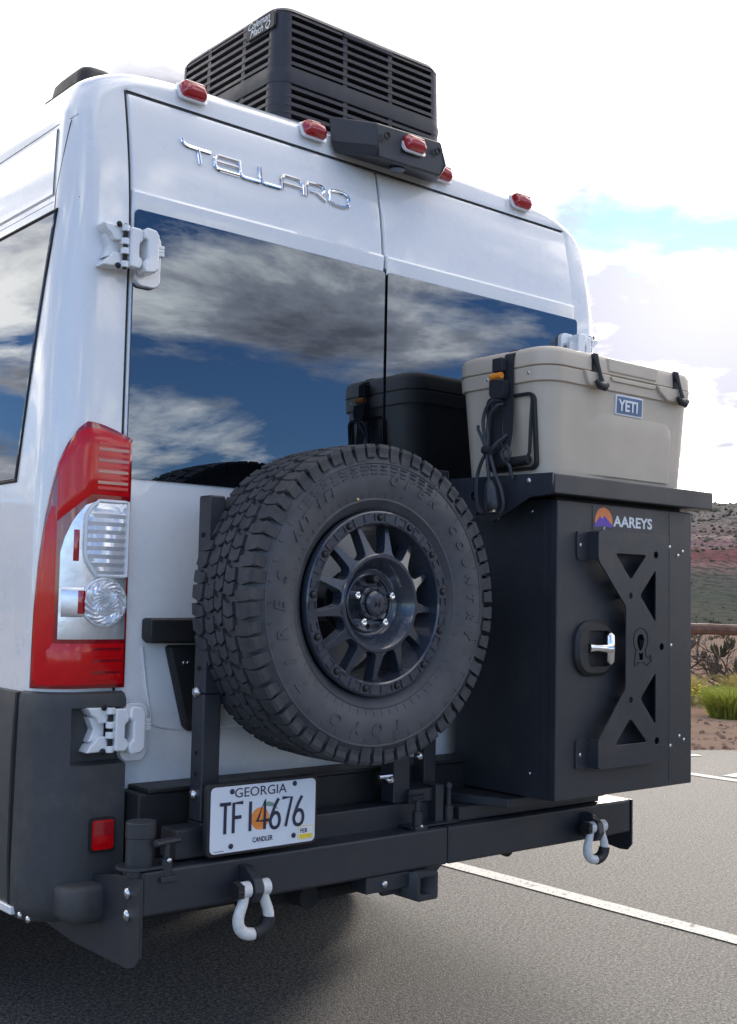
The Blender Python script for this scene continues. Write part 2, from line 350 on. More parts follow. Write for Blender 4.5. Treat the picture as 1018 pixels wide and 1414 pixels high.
# distant mesa
h = MB(); rows = []
for i in range(150):
    az = math.radians(-45+i*1.4); row = []
    for r, z in ((70, -.1), (110, .4), (150, 1.6), (185, 3.6), (210, 6.), (232, 9.), (250, 12.6), (262, 14.), (270, 17.5), (290, 19.5), (305, 22.5), (311, 25.5), (335, 27.4), (352, 30.0), (360, 30.6), (520, 31.), (700, 31.4)):
        u, v = math.sin(az), math.cos(az)
        nz = noise.fractal((u*7, v*7, r*.02), 1., 2., 4)
        rr = r*(1+.05*nz) if r > 150 else r
        zz = z*(1+.025*noise.noise((u*5, v*5, 9)))+(.9*noise.noise((u*40, v*40, r*.1)) if 140 < r < 355 else 0)
        row.append((CAM.x+u*rr, CAM.y+v*rr, zz))
    rows.append(row)
h.grid(rows); tag(h.build('red_hillside', 'red_rock', smooth=50), kind='structure')
hill_rows = rows
def blob(mb, x, y, z, r, hgt, rnd, n=6):
    ph = rnd.random()*6
    rings = []
    for q, hh in ((.75, 0), (1, .35), (.75, .75), (.15, 1)):
        rings.append([(x+r*q*(1+.35*(rnd.random()-.5))*math.cos(ph+2*PI*k/n), y+r*q*(1+.35*(rnd.random()-.5))*math.sin(ph+2*PI*k/n), z+hgt*hh*(1+.2*(rnd.random()-.5))) for k in range(n)])
    mb.loft(rings)
rnd = random.Random(5)
sb = MB()
for _ in range(20000):
    i = rnd.randrange(149); j = 1+rnd.randrange(13); s_, t_ = rnd.random(), rnd.random()
    q = (Vector(rows[i][j])*(1-s_)+Vector(rows[i+1][j])*s_)*(1-t_)+(Vector(rows[i][j+1])*(1-s_)+Vector(rows[i+1][j+1])*s_)*t_
    r = rnd.uniform(.18, .5)*(.45 if j < 5 else 1); blob(sb, q.x, q.y, q.z-.15, r, r*1.3, rnd, 5)
tag(sb.build('hillside_scrub', 'scrub', smooth=0), 'dark scrub dotted over the distant red hillside', 'scrub', kind='stuff')
sb = MB()
for _ in range(2200):
    az = math.radians(rnd.uniform(-40, 150)); d = 22+rnd.random()**1.3*80; r = rnd.uniform(.10, .34); x0_, y0_ = CAM.x+math.sin(az)*d, CAM.y+math.cos(az)*d
    for _k in range(16):
        a_ = rnd.random()*2*PI; e_ = rnd.uniform(.2, 1.); wd = r*rnd.uniform(.10, .22); hx, hy, hz = x0_+r*e_*math.cos(a_), y0_+r*e_*math.sin(a_), r*rnd.uniform(.5, 1.5)*(1.15-.5*e_)
        b_ = rnd.random()*PI; sb.add([(x0_+.3*(hx-x0_), y0_+.3*(hy-y0_), -.06), (hx+wd*math.cos(b_), hy+wd*math.sin(b_), hz*.7), (hx, hy, hz), (hx-wd*math.cos(b_), hy-wd*math.sin(b_), hz*.6)], [(0, 1, 2, 3)])
tag(sb.build('desert_scrub', 'scrub', smooth=0), 'low grey-green scrub on the flat beyond the rail fence', 'scrub', kind='stuff')
sb = MB()
for _ in range(5200):
    t = rnd.uniform(-22, 14); d = rnd.random()**1.6*3.2-.03; q = EDGE_P+EDGE_D*t+EDGE_N*d; r = rnd.uniform(.008, .03)
    blob(sb, q.x, q.y, -.032, r, r*1.1, rnd, 5)
tag(sb.build('gravel', 'gravel_stone', smooth=0), 'loose reddish gravel along the asphalt edge', 'gravel', kind='stuff')

# rail fence
FP = Vector((10.15, 6.0))
fn = thing('rail_fence', 'weathered brown round-rail fence beyond the asphalt edge', 'fence', (FP.x, FP.y, 0))
for k in range(-5, 7):
    q0 = FP+EDGE_D*(k*2.6-.9); q1 = FP+EDGE_D*(k*2.6+1.7)
    m = MB(); pth = [(q0.x+(q1.x-q0.x)*i/8, q0.y+(q1.y-q0.y)*i/8, .93+.012*noise.noise((k, i*.6, 2))) for i in range(9)]
    m.tube(pth, [.068+.006*noise.noise((k*3, i, 5)) for i in range(9)], 10); m.build('rail', 'wood_rail', fn)
    m = MB(); m.tube([(q0.x, q0.y, -.2), (q0.x, q0.y, .5), (q0.x, q0.y, .98)], [.085, .08, .075], 10); m.build('post', 'wood_rail', fn)

# grass tufts, flowers, dead bushes
def tuft(name, m_, x, y, r, hgt, n, rnd, label, cat, group=None, lean=.9):
    m = MB()
    for _ in range(n):
        a_ = rnd.random()*2*PI; rr = r*rnd.random()**.7*.55; bx, by = x+rr*math.cos(a_), y+rr*math.sin(a_)
        H = hgt*rnd.uniform(.55, 1.05); ln = lean*rnd.uniform(.2, 1)*r; wd = rnd.uniform(.004, .008)
        ca, sa = math.cos(a_+rnd.uniform(-.5, .5)), math.sin(a_+rnd.uniform(-.5, .5)); b_ = rnd.random()*PI; px, py = math.cos(b_)*wd, math.sin(b_)*wd
        L_ = [(0, 1.), (.45, .9), (.8, .6), (1., .05)]
        vv = []
        for t, ww in L_:
            cx, cy, cz = bx+ca*ln*t*t, by+sa*ln*t*t, -.04+(H+.04)*(t-.12*t*t); vv += [(cx-px*ww, cy-py*ww, cz), (cx+px*ww, cy+py*ww, cz)]
        m.add(vv, [(0, 1, 3, 2), (2, 3, 5, 4), (4, 5, 7, 6)])
    return tag(m.build(name, m_, smooth=0), label, cat, group)
rnd = random.Random(8)
tuft('grass_tuft', 'grass', 9.47, 5.0, .40, .38, 1100, rnd, 'bright green grass tuft on the gravel beside the asphalt', 'grass tuft', 'grass tufts along the gravel strip')
tuft('grass_tuft', 'grass_dry', 10.55, 6.55, .45, .42, 800, rnd, 'straw-yellow grass tuft behind the bright green one, nearest the cabinet edge', 'grass tuft', 'grass tufts along the gravel strip')
tuft('grass_tuft', 'grass_dry', 12.3, 6.6, .4, .36, 600, rnd, 'straw-yellow grass tuft at the right edge under the rail', 'grass tuft', 'grass tufts along the gravel strip')
tuft('grass_tuft', 'grass', 10.9, 6.1, .3, .27, 600, rnd, 'low green tuft right behind the bright green grass tuft', 'grass tuft', 'grass tufts along the gravel strip')
fl = thing('flower_patch', 'small patch of yellow flowers beside the dry grass under the rail', 'flowers', (10.4, 6.1, 0))
m = MB(); m2 = MB()
for _ in range(70):
    x, y, z = 10.35+rnd.gauss(0, .22), 6.15+rnd.gauss(0, .22), rnd.uniform(.1, .24)
    m.tube([(x, y, -.03), (x+.01, y, z)], .0025, 4); blob(m2, x, y, z, .016, .012, rnd, 5)
m.build('stem', 'grass', fl); m2.build('blossom', 'flower', fl)
def bush(x, y, hgt, rnd, label):
    m = MB()
    def br(p, d, L_, r, lv):
        pts = [p]; q = p
        for i in range(4):
            d = (d+Vector((rnd.gauss(0, .28), rnd.gauss(0, .28), rnd.gauss(0, .22)))).normalized(); q = q+d*(L_/4); pts.append(q)
        m.tube([tuple(a_) for a_ in pts], [r*(1-.13*i) for i in range(5)], 4)
        if lv:
            for _ in range(3):
                k = rnd.randrange(1, 5); br(pts[k], (d+Vector((rnd.gauss(0, .7), rnd.gauss(0, .7), rnd.gauss(.1, .5)))).normalized(), L_*.65, r*.55, lv-1)
    for _ in range(12):
        a_ = rnd.random()*2*PI; br(Vector((x+.1*math.cos(a_), y+.1*math.sin(a_), -.05)), Vector((math.cos(a_)*.9, math.sin(a_)*.9, rnd.uniform(.25, 1.1))).normalized(), hgt*.75, .02, 3)
    return tag(m.build('dead_bush', 'twig', smooth=0), label, 'bush', 'leafless bushes behind the rail fence')
rnd = random.Random(3)
bush(12.0, 7.55, 1.0, rnd, 'bare grey twiggy bush behind the rail, beside the cabinet edge')
bush(13.0, 7.1, 1.0, rnd, 'bare grey twiggy bush behind the rail, at the right edge of view')
bush(10.2, 8.6, 1.1, rnd, 'bare twiggy bush behind the rail, hidden mostly by the cabinet')
bush(14.2, 6.3, 1.0, rnd, 'bare twiggy bush behind the rail, beyond the right edge of view')

# ------------------------------------------------------------------ van
van = thing('camper_van', 'white high-roof camper van seen from its left rear corner', 'van', (0, 2.8, 0))
PROF = [(1.03, .47), (1.03, .9), (1.03, 1.4), (1.022, 1.8), (1.006, 2.15), (.986, 2.39), (.975, 2.455), (.957, 2.502), (.925, 2.538), (.87, 2.570), (.80, 2.593), (.65, 2.610), (.35, 2.620), (0, 2.623)]
def W(z): return interp(z, [(b, a) for a, b in PROF[:8]])
def lean(z): return .05*max(0., (z-2.15)/.35)**1.5
RC, RT = .10, .06
def RZ(z): return interp(z, [(1.8, .10), (2.4, .065)])
def fine_prof():
    half = smooth_path([(x, 0, z) for x, z in PROF], 4); half = [(p.x, p.z) for p in half]
    return [(-x, z) for x, z in half]+[(x, z) for x, z in reversed(half[:-1])]
FPROF = fine_prof()
def inset(d):
    out = []; n = len(FPROF)
    for i, (x, z) in enumerate(FPROF):
        a_, b_ = FPROF[max(i-1, 0)], FPROF[min(i+1, n-1)]; t = Vector((b_[0]-a_[0], b_[1]-a_[1])).normalized(); nx, nz = -t.y, t.x   # outward
        out.append((x-nx*d*RZ(z), z-nz*d*RT))
    return out
rings = []
ST = [(RC*(1-math.cos(math.radians(a_))), 1-math.sin(math.radians(a_))) for a_ in range(0, 91, 9)]+[(y, 0) for y in (.16, .3, .6, 1.2, 2.4, 3.6, 4.4)]
for Y, d in ST:
    rings.append([(x, Y+lean(z)*max(0, 1-Y/1.5), z) for x, z in inset(d)])
for Y, sx, zt in ((4.9, .98, 2.3), (5.3, .95, 1.75), (5.6, .92, 1.25), (5.95, .80, 1.0)):
    rings.append([(x*sx, Y, .47+(z-.47)*(zt-.47)/(2.623-.47)) for x, z in FPROF])
inner = [(max(-.846, min(.846, x)), max(.56, min(2.511, z))) for x, z in inset(1)]
b = MB()
b.loft([[(x, .032+lean(z), z) for x, z in inner], [(x, .004+lean(z), z) for x, z in inner], rings[0]], cap=False, closed=False)
b.loft(rings, cap=False, closed=False)
b.add([rings[-1][i] for i in range(len(FPROF))], [tuple(range(len(FPROF)))])
body = b.build('body_shell', 'white_paint', van, smooth=50)
m = MB(); m.box(-.98, .98, .12, 5.6, .452, .47); m.box(-.60, .72, .90, 5.4, .28, .451); m.box(-.50, .50, .55, .899, .26, .451); m.build('underbody', 'underbody', van)  # floor slab; the deeper boxes are added to stop sunlight passing below
m = MB()
m.box(.66, .99, .95, .962, .16, .47); m.build('sun_block_flap', 'rubber_seal', van)  # unseen flap added behind the right wheel to block low sun
m = MB(); m.box(.55, .95, 1.80, 4.4, .14, .45); m.build('sun_block_box', 'underbody', van); m = MB(); m.cyl((-.8, 1.38, .36), (.8, 1.38, .36), .05, 12); m.build('axle', 'underbody', van)  # low side box added to keep sun off the ground underneath; rear axle tube
m = MB(); m.box(-.84, .2, .10, .16, .40, .452); m.build('hitch_crossmember', 'underbody', van)
m = MB(); m.grid([[(-.87, .05+lean(z), z), (.87, .05+lean(z), z)] for z in (.5, 1.2, 2.15, 2.3, 2.4, 2.53)]); m.build('door_frame', 'rubber_seal', van)

# rear doors: one slab each, leaning forward above the glass
ZS = [(.565, 0), (1.50, 0), (2.19, 0), (2.195, -.001), (2.232, -.007), (2.239, -.004), (2.243, .003), (2.30, .001), (2.37, .0), (2.44, .0), (2.49, 0.), (2.503, .004)]
def door(x0, x1, outer):
    m = MB(); k = .012; rows = []
    for z, dy in ZS:
        y = lean(z)+dy; row = []
        xs = [(x0, .03), (x0, .006), (x0+.004, .001), (x0+k, 0)]+[(x0+k+(x1-x0-2*k)*i/6, 0) for i in range(1, 6)]+[(x1-k, 0), (x1-.004, .001), (x1, .006), (x1, .03)]
        for x, e in xs: row.append((x, y+e, z))
        rows.append(row)
    rows.insert(0, [(x, .03, .565) for x, _, _ in rows[0]]); rows.append([(x, .03+lean(2.505), 2.505) for x, _, _ in rows[0]])
    m.grid(rows); return m.build('door', 'white_paint', van, smooth=28)
dl = door(-.838, -.0045, -1); dr = door(.0045, .855, 1)
def window(x0, x1, d):
    m = MB(); o = rrect((x0+x1)/2, (1.509+2.189)/2, (x1-x0)/2, .34, .012, 4); m.prism(o, 'y', -.004, .006); return m.build('window_glass', 'glass_tint', d, smooth=0)
window(-.832, -.0055, dl); window(.0055, .862, dr)
m = MB(); m.box(-.0042, .0042, .0035, .028, .57, 2.2); m.build('door_seal', 'rubber_seal', dl)

# lettering TELLARO on the left door
def open_round(p, r, n=6):
    o = [p[0]]
    for a_, b_, c_ in zip(p, p[1:], p[2:]):
        A, B, D = Vector(a_), Vector(b_), Vector(c_); u, v = (A-B), (D-B); q = min(r, u.length*.48, v.length*.48); u.normalize(); v.normalize()
        for j in range(n+1):
            t = j/n; w_ = (B+u*q)*(1-t)**2+B*2*t*(1-t)+(B+v*q)*t*t; o.append((w_.x, w_.y))
    return o+[p[-1]]
def strokes(defs, y, r, fl=.55, rad=.016):
    m = MB()
    for p in defs:
        p2 = [Vector((x, y, z)) for x, z in (open_round(p, rad) if 2 < len(p) < 8 else p)]
        m.tube([(q.x, y+lean(q.z)-lean(2.38), q.z) for q in p2], r, 8, (Vector((0, 1, 0)), fl))
    return m
T = [[(-.686, 2.419), (-.683, 2.405), (-.668, 2.401), (-.600, 2.400)], [(-.638, 2.400), (-.634, 2.359)]]
def Eg(x, w_): return [[(x+w_, 2.400), (x, 2.400), (x, 2.359), (x+w_, 2.359)], [(x+.004, 2.381), (x+w_*.96, 2.381)]]
def Lg(x, w_): return [[(x, 2.403), (x, 2.357), (x+w_, 2.357)]]
A_ = [[(-.368, 2.357), (-.368, 2.400), (-.297, 2.400), (-.297, 2.357)], [(-.366, 2.376), (-.298, 2.376)]]
R_ = [[(-.284, 2.357), (-.284, 2.400), (-.220, 2.400), (-.220, 2.376), (-.270, 2.376)], [(-.248, 2.376), (-.216, 2.357)]]
O_ = [[(-.127+.0375*(math.copysign(abs(math.cos(t))**.7, math.cos(t))-1), 2.377+.0225*math.copysign(abs(math.sin(t))**.7, math.sin(t))) for t in [2*PI*k/20 for k in range(21)]]]
ltr = strokes(T+Eg(-.588, .077)+Lg(-.508, .064)+Lg(-.441, .066)+A_+R_+O_, lean(2.38)-.003, .0052, .8)
ltr.build('lettering', 'chrome', dl)

# corner surface used by lamp, bumper and cladding
def corner(s, off, z, sg=-1):
    Wz = W(z); rc = RZ(z); f = Wz-rc-.84; Lc = rc*PI/2; ln = lean(z)
    if s < f: x, y, nx, ny = .84+s, 0, 0, -1
    elif s < f+Lc: a_ = (s-f)/rc; x, y, nx, ny = Wz-rc+rc*math.sin(a_), rc-rc*math.cos(a_), math.sin(a_), -math.cos(a_)
    else: x, y, nx, ny = Wz, rc+(s-f-Lc), 1, 0
    return (sg*(x+nx*off), y+ln+ny*off, z)
def patch(cols, zb, zt, nz, off, skirt=.012, sg=-1, edge=.003):
    """raised patch on the corner: cols = list of s, zb/zt functions of s; soft edge and a skirt down to the body"""
    rows = []
    n = len(cols)
    def P(i, k, o):
        s = cols[i]; z0, z1 = zb(s), zt(s); return corner(s, o, z0+(z1-z0)*k/nz, sg)
    for k in range(nz+1):
        rows.append([P(i, k, off-(edge if (i in (0, n-1) or k in (0, nz)) else 0)) for i in range(n)])
    m = MB(); m.grid(rows)
    per = [(i, 0) for i in range(n)]+[(n-1, k) for k in range(1, nz+1)]+[(i, nz) for i in range(n-2, -1, -1)]+[(0, k) for k in range(nz-1, 0, -1)]
    top = [P(i, k, off-edge) for i, k in per]; bot = [P(i, k, off-skirt) for i, k in per]
    m.loft([top+[top[0]], bot+[bot[0]]], cap=False, closed=False)
    return m
def lin(a_, b_, n): return [a_+(b_-a_)*i/n for i in range(n+1)]
TOP = [(-.02, 1.606), (.02, 1.622), (.06, 1.634), (.098, 1.640), (.12, 1.62), (.145, 1.58), (.165, 1.53), (.185, 1.44), (.20, 1.31), (.210, 1.15), (.216, 1.0)]
def tail_light(sg):
    ztop = lambda s: interp(s, TOP)
    cols = lin(-.02, .10, 8)+lin(.112, .215, 14)
    tl = patch(cols, lambda s: .997, ztop, 24, .012, .014, sg, .005).build('tail_light', 'red_dark', van, smooth=50)
    cc = lin(-.012, .10, 8)+lin(.112, .150, 5)
    c2 = lin(-.012, .10, 8)+lin(.112, .160, 6)
    patch(c2, lambda s: 1.462-.95*max(0, s-.088), lambda s: min(ztop(s)-.012, 1.622-.25*max(0, s-.1)), 8, .016, .006, sg).build('stop_lens', 'red_lens', tl)
    for k in range(9):
        z = 1.475+k*.0135
        patch(lin(-.006, .075, 6), lambda s: z, lambda s: z+.0075, 1, .0185, .004, sg, .0015).build('lens_rib', 'red_dark' if k % 2 else 'red_lens', tl)
    patch(lin(.158, .206, 7), lambda s: 1.005, lambda s: max(1.02, min(ztop(s)-.05, 1.44)), 8, .0145, .004, sg).build('side_lens', 'red_lens', tl)
    patch(cc+[.165, .18], lambda s: 1.006, lambda s: 1.104, 4, .016, .006, sg).build('reflector_lens', 'red_lens', tl)
    for k in range(6):
        z = 1.018+k*.014
        patch(lin(-.004, .07, 6), lambda s: z, lambda s: z+.006, 1, .018, .004, sg, .0015).build('lens_rib', 'red_dark' if k % 2 else 'red_lens', tl)
    # clear section with its chrome bowl
    zt2 = lambda s: interp(s, [(-.012, 1.450), (.06, 1.452), (.10, 1.435), (.125, 1.40), (.148, 1.34), (.152, 1.30)])
    patch(cc, lambda s: 1.114, zt2, 10, .0155, .006, sg).build('clear_cover', 'lens_chrome', tl)
    # D shaped reversing lamp, bowed, with vertical flutes
    rows = []; zz = lin(1.268, 1.445, 18)
    for i in range(15):
        u = i/14; row = []
        for k, z in enumerate(zz):
            v = (z-1.268)/(1.445-1.268); cut = .03*max(0, 1-v/.28)**1.6+.03*max(0, (v-.75)/.25)**2
            s0, s1 = -.004, .098-cut; s = s0+(s1-s0)*u
            row.append(corner(s, .019+.012*math.sin(PI*u)**.6*math.sin(PI*min(1, v*1.05+.02))**.5+.0022*(1 if k % 2 else 0), z, sg))
        rows.append(row)
    MB().grid(rows).build('reversing_lens', 'lens_ribbed', tl, smooth=20)
    rim = []
    for u, v in [(0, t/8) for t in range(9)]+[(t/8, 1) for t in range(1, 9)]+[(1, 1-t/10) for t in range(1, 11)]+[(1-t/8, 0) for t in range(1, 8)]:
        cut = .03*max(0, 1-v/.28)**1.6+.03*max(0, (v-.75)/.25)**2; s0, s1 = -.007, .101-cut
        rim.append(corner(s0+(s1-s0)*u, .021, 1.266+(1.447-1.266)*v, sg))
    MB().tube([corner(cs_+.058*math.cos(t), .0185, 1.203+.058*math.sin(t), sg) for cs_ in (.047,) for t in [2*PI*k/32 for k in range(32)]], .0032, 6, closed=True).build('lamp_rim', 'lens_chrome', tl)
    MB().tube(rim, .0042, 6, closed=True).build('lamp_rim', 'print_white', tl)
    # round indicator lens with knurled rings
    cz, cs, rr = 1.203, .047, .056; rows = []
    for i in range(11):
        q = i/10; row = []
        for k in range(32):
            a_ = 2*PI*k/32; row.append(corner(cs+rr*q*math.cos(a_), .018+.007*math.sqrt(max(0, 1-q*q))+(.0042 if (i+k) % 2 and 1 < i < 10 else 0), cz+rr*q*math.sin(a_), sg))
        rows.append(row+[row[0]])
    MB().grid(rows).build('indicator_lens', 'lens_ribbed', tl, smooth=0)
    m = MB(); rows = []
    for i in range(9):
        a_ = PI*i/8; rows.append([corner(.100+t*.044, .0165+.006*math.sin(a_), 1.202+.035*math.cos(a_), sg) for t in (0, .3, .6, 1)])
    m.grid(rows); m.build('reflector_bowl', 'lens_chrome', tl)
    patch(lin(.112, .124, 3), lambda s: 1.30, lambda s: 1.375, 4, .0185, .004, sg).build('reflector_bowl', 'marker_red', tl)
    patch(lin(.098, .112, 3), lambda s: 1.175, lambda s: 1.23, 4, .0255, .010, sg).build('reflector_bowl', 'marker_red', tl)
tail_light(-1); tail_light(1)

# rear bumper corners, with the hinge recess
def corner_bumper(sg):
    zs = [.46, .475, .50, .56, .62, .70, .78, .820, .826, .86, .90, .948, .954, .972, .985, .990]
    offz = [(.46, .012), (.475, .034), (.50, .046), (.56, .05), (.70, .047), (.85, .043), (.972, .038), (.985, .03), (.990, .012)]
    ss = [-.012, -.010, -.004, .03, .07, .09, .112, .118, .14, .16, .18, .20, .22, .237, .240]
    rows = []
    for z in zs:
        row = []
        for s in ss:
            o = interp(z, offz)*interp(s, [(.09, 1.), (.22, .42)])
            if .822 < z < .952 and s < .115: o = .006
            if s <= -.012: o = .0
            if s >= .240: o = 0.0
            row.append(corner(s, o, z, sg))
        rows.append(row)
    p_ = MB().grid(rows).build('bumper_corner', 'grey_cladding', van, smooth=38)
    # step pad low on the corner
    if sg < 0:
        rr_ = [[(x, y, z) for x, y in rrect(-.912+q, -.025, .080-e, .080-e, .045-e*.5, 6)] for z, e, q in ((.466, .022, .008), (.473, .008, .003), (.49, .001, 0), (.542, 0, 0), (.551, .004, .001), (.555, .014, .004))]
        MB().loft(rr_).build('step_pad', 'grey_cladding', p_, smooth=60)
    m = MB(); x0, x1 = sorted((sg*.916, sg*.862)); o = rrect((x0+x1)/2, .659, (x1-x0)/2, .034, .006, 3); m.prism(o, 'y', -.0585, -.045); m.build('reflector', 'red_lens', p_)
    m = MB(); m.prism(rrect((x0+x1)/2, .659, (x1-x0)/2+.006, .040, .009, 3), 'y', -.0545, -.044); m.build('reflector_frame', 'black_plastic', p_)
    m = MB(); x0, x1 = sorted((sg*.914, sg*.864)); m.box(x0, x1, -.0600, -.0582, .659, .690); m.build('reflector_lens', 'marker_red', p_)
    # flank cladding further forward
    rows = [[(sg*(W(z)+o), y, z) for y in lin(.108, 5.3, 12)] for z, o in ((.478, .0), (.482, .012), (.5, .017), (.75, .020), (.96, .018), (.985, .014), (.987, 0))]
    c_ = MB().grid(rows); c_.add([(sg*1.03, .095, .478), (sg*(1.03+.018), .095, .5), (sg*(1.03+.02), .095, .8), (sg*1.044, .095, .985), (sg*1.03, .095, .987)], [(0, 1, 2, 3, 4)])
    c_.build('side_cladding', 'grey_cladding', van)
    m = MB(); m.tube([(sg*(1.03+o), .102, z) for z, o in ((.48, .010), (.6, .017), (.85, .018), (.985, .012))], .007, 6); m.build('seam', 'rubber_seal', van)
    m = MB(); x0, x1 = sorted((sg*.99, sg*1.052)); m.box(x0, x1, .075, 5.2, .470, .490); m.build('sill_trim', 'white_paint', van, bevel=.004)
    m = MB()
    for y in (.035, -.01): m.dome((sg*1.045, y, .478), (sg, 0, 0), .008, .006)
    m.build('rivet', 'steel', van)
corner_bumper(-1); corner_bumper(1)
m = MB(); m.box(-.822, .822, -.10, .0, .51, .752); m.box(-.815, .815, -.112, -.1, .515, .60); m.build('rear_bumper', 'black_plastic', van, bevel=.012)
m = MB(); m.box(-.80, .80, -.108, -.004, .752, .763); m.build('step_tread', 'black_plastic', van, bevel=.003)

# hinges: white paint, two leaves, knuckle and pin blocks
def hinge(z, sg, low=False):
    yb = -.02 if not low else -.03
    g_ = bpy.data.objects.new('hinge', None); C.objects.link(g_); g_.location = (sg*.86, yb, z); attach(g_, van)
    g_.parent = van; g_.matrix_parent_inverse = Matrix.Identity(4); g_.location = Vector((sg*.86, yb, z))-van.location
    def put(mb, nm, mt, bev=.004):
        for i, v in enumerate(mb.v): mb.v[i] = (sg*(v[0]), v[1]+yb, v[2]+z)
        o = link(nm, mb.mesh(nm), mt, None, bev); o.parent = g_; o.matrix_parent_inverse = Matrix.Translation((-sg*.86, -yb, -z)); return o
    # body leaf: two stacked blocks with waist, on the pillar
    for q_ in (1, -1):
        m = MB(); m.prism([(x, q_*z_) for x, z_ in ((.936, .053), (.884, .052), (.878, .036), (.884, .016), (.906, .014), (.916, .030), (.926, .036))], 'y', -.020, .028); put(m, 'body_leaf', 'white_paint', .004)
    m = MB(); m.prism([(.925, .030), (.884, .018), (.884, -.018), (.925, -.030), (.912, 0)], 'y', -.004, .028); put(m, 'body_leaf', 'white_paint', .003)
    m = MB(); m.prism([(.874, .012), (.842, .012), (.842, -.012), (.874, -.012)], 'y', -.030, -.012); put(m, 'rib', 'white_paint', .002)
    m = MB()
    for dz in (.045, .012, -.012, -.045): m.cyl((.880, -.026, dz-.008), (.880, -.026, dz+.008), .011, 12)
    put(m, 'knuckle', 'white_paint', .002)
    m = MB(); m.cyl((.880, -.026, -.056), (.880, -.026, .056), .0055, 10)
    for dz in (.053, -.050): m.dome((.897, -.024, dz), (0, -1, 0), .0075, .005)
    put(m, 'pin', 'rubber_seal', 0)
    # link plate
    m = MB(); m.prism([(.872, .050), (.842, .050), (.836, .036), (.836, .020), (.846, .012), (.846, -.020), (.838, -.026), (.836, -.040), (.845, -.052), (.872, -.050)], 'y', -.040, -.014); put(m, 'link_plate', 'white_paint', .006)
    # door leaf
    m = MB(); m.prism([(.838, .046), (.832, .055), (.805, .052), (.796, .040), (.796, -.045), (.806, -.056), (.832, -.060), (.838, -.05), (.838, -.03), (.829, -.024), (.829, .02), (.838, .026)], 'y', -.048, -.006); put(m, 'door_leaf', 'white_paint', .007)
    m = MB(); m.prism(rrect(.800, -.012, .036, .070, .022, 5), 'y', .0, .024); put(m, 'backing_plate', 'white_paint', .004)
    m = MB(); m.box(.772, .796, -.03, .0, -.006, .004); m.box(.772, .796, -.03, .0, .012, .022); m.cyl((.772, -.022, .008), (.80, -.022, .008), .008, 10); put(m, 'door_check', 'white_paint', .002)
hinge(2.072, -1); hinge(.902, -1, True); hinge(2.072, 1); hinge(.902, 1, True)

# handle bar and plate pocket trim on the left door
m = MB(); m.prism([(-.775, 1.166), (-.15, 1.170), (-.15, 1.105), (-.765, 1.104), (-.775, 1.115)], 'y', -.045, .002); m.build('handle_bar', 'black_plastic', dl, bevel=.008)
m = MB(); m.prism([(-.712, 1.098), (-.56, 1.098), (-.56, .882), (-.640, .882), (-.655, .892)], 'y', -.03, .002); m.build('handle_trim', 'black_plastic', dl, bevel=.01)
m = MB()
for x in (-.668, -.656): m.dome((x, -.03, 1.055), (0, -1, 0), .005, .004)
m.build('screw', 'steel', dl)
m = MB(); m.tube(smooth_path([(-.772, -.001, 1.095), (-.758, -.001, 1.0), (-.742, -.001, .93), (-.728, -.001, .90), (-.60, -.001, .885), (-.25, -.001, .885)], 5), .004, 8); m.build('crease', 'white_paint', dl)

# side window and body seams (left and right)
def side_pt(y, z, o, sg):
    if y < RC: a_ = math.acos(max(-1, min(1, (RC-y)/RC))); x, nx, ny = W(z)-RZ(z)+RZ(z)*math.sin(a_), math.sin(a_), -math.cos(a_)
    else: x, nx, ny = W(z), 1, 0
    return (sg*(x+nx*o), y+ny*o+lean(z)*max(0, 1-y/1.5), z)
def side_window(sg):
    zs = lin(1.505, 2.158, 8); rows = []; fr = []
    for z in zs:
        t = (z-1.505)/(2.158-1.505); y0 = .205-.118*t; rows.append([side_pt(y, z, .003, sg) for y in (y0, y0+.5, 1.5)]); fr.append((y0, z))
    rows2 = [[side_pt(r[0][1]-.012, r[0][2], -.002, sg), r[0], r[1], r[2], side_pt(1.512, r[0][2], -.002, sg)] for r in rows]
    a_ = [side_pt(p[1], p[2]-.012, -.002, sg) for p in rows2[0]]; c_ = [side_pt(p[1], p[2]+.012, -.002, sg) for p in rows2[-1]]
    MB().grid([a_]+rows2+[c_]).build('side_window', 'glass_tint', van, smooth=20)
    m = MB(); m.tube([side_pt(y, z, .0012, sg) for y, z in [(1.51, 1.495)]+[(y-.012, z) for y, z in [(fr[0][0], 1.499)]+fr[1:-1]+[(fr[-1][0], 2.166)]]+[(1.51, 2.168)]], .0045, 6); m.build('window_seal', 'rubber_seal', van)
    m = MB(); m.tube([side_pt(y, z, .0, sg) for y, z in smooth_path_2([(.048, 2.40), (.062, 2.34), (.082, 2.25), (.090, 2.21), (.090, 2.165)])], .0016, 6); m.build('seam', 'rubber_seal', van)
    m = MB(); m.tube([side_pt(y, 2.192, -.0005, sg) for y in (.02, .1, 1, 4)], .0016, 6); m.tube([side_pt(y, z, .0004, sg) for y, z in ((.03, 2.415), (.05, 2.405), (.1, 2.402), (1, 2.40), (4, 2.40))], .0014, 6); m.build('seam', 'rubber_seal', van)
    rows = [[side_pt(y, z, o, sg) for y in (.10, .5, 1.5, 4)] for z, o in ((2.205, .0), (2.212, .005), (2.385, .005), (2.392, 0))]
    MB().grid(rows).build('side_panel', 'white_paint', van)
def smooth_path_2(p): return [(q.x, q.y) for q in smooth_path([(a_, b_, 0) for a_, b_ in p], 4)]
side_window(-1); side_window(1)
m = MB()
m.tube([(x, .006+lean(2.508)-.003, 2.5095) for x in (-.84, 0, .85)], .0022, 6)
m.tube([(-.842, lean(z)+.005, z) for z in (.57, 1.2, 2.15, 2.3, 2.4, 2.505)], .0013, 6); m.build('door_gap', 'rubber_seal', van)

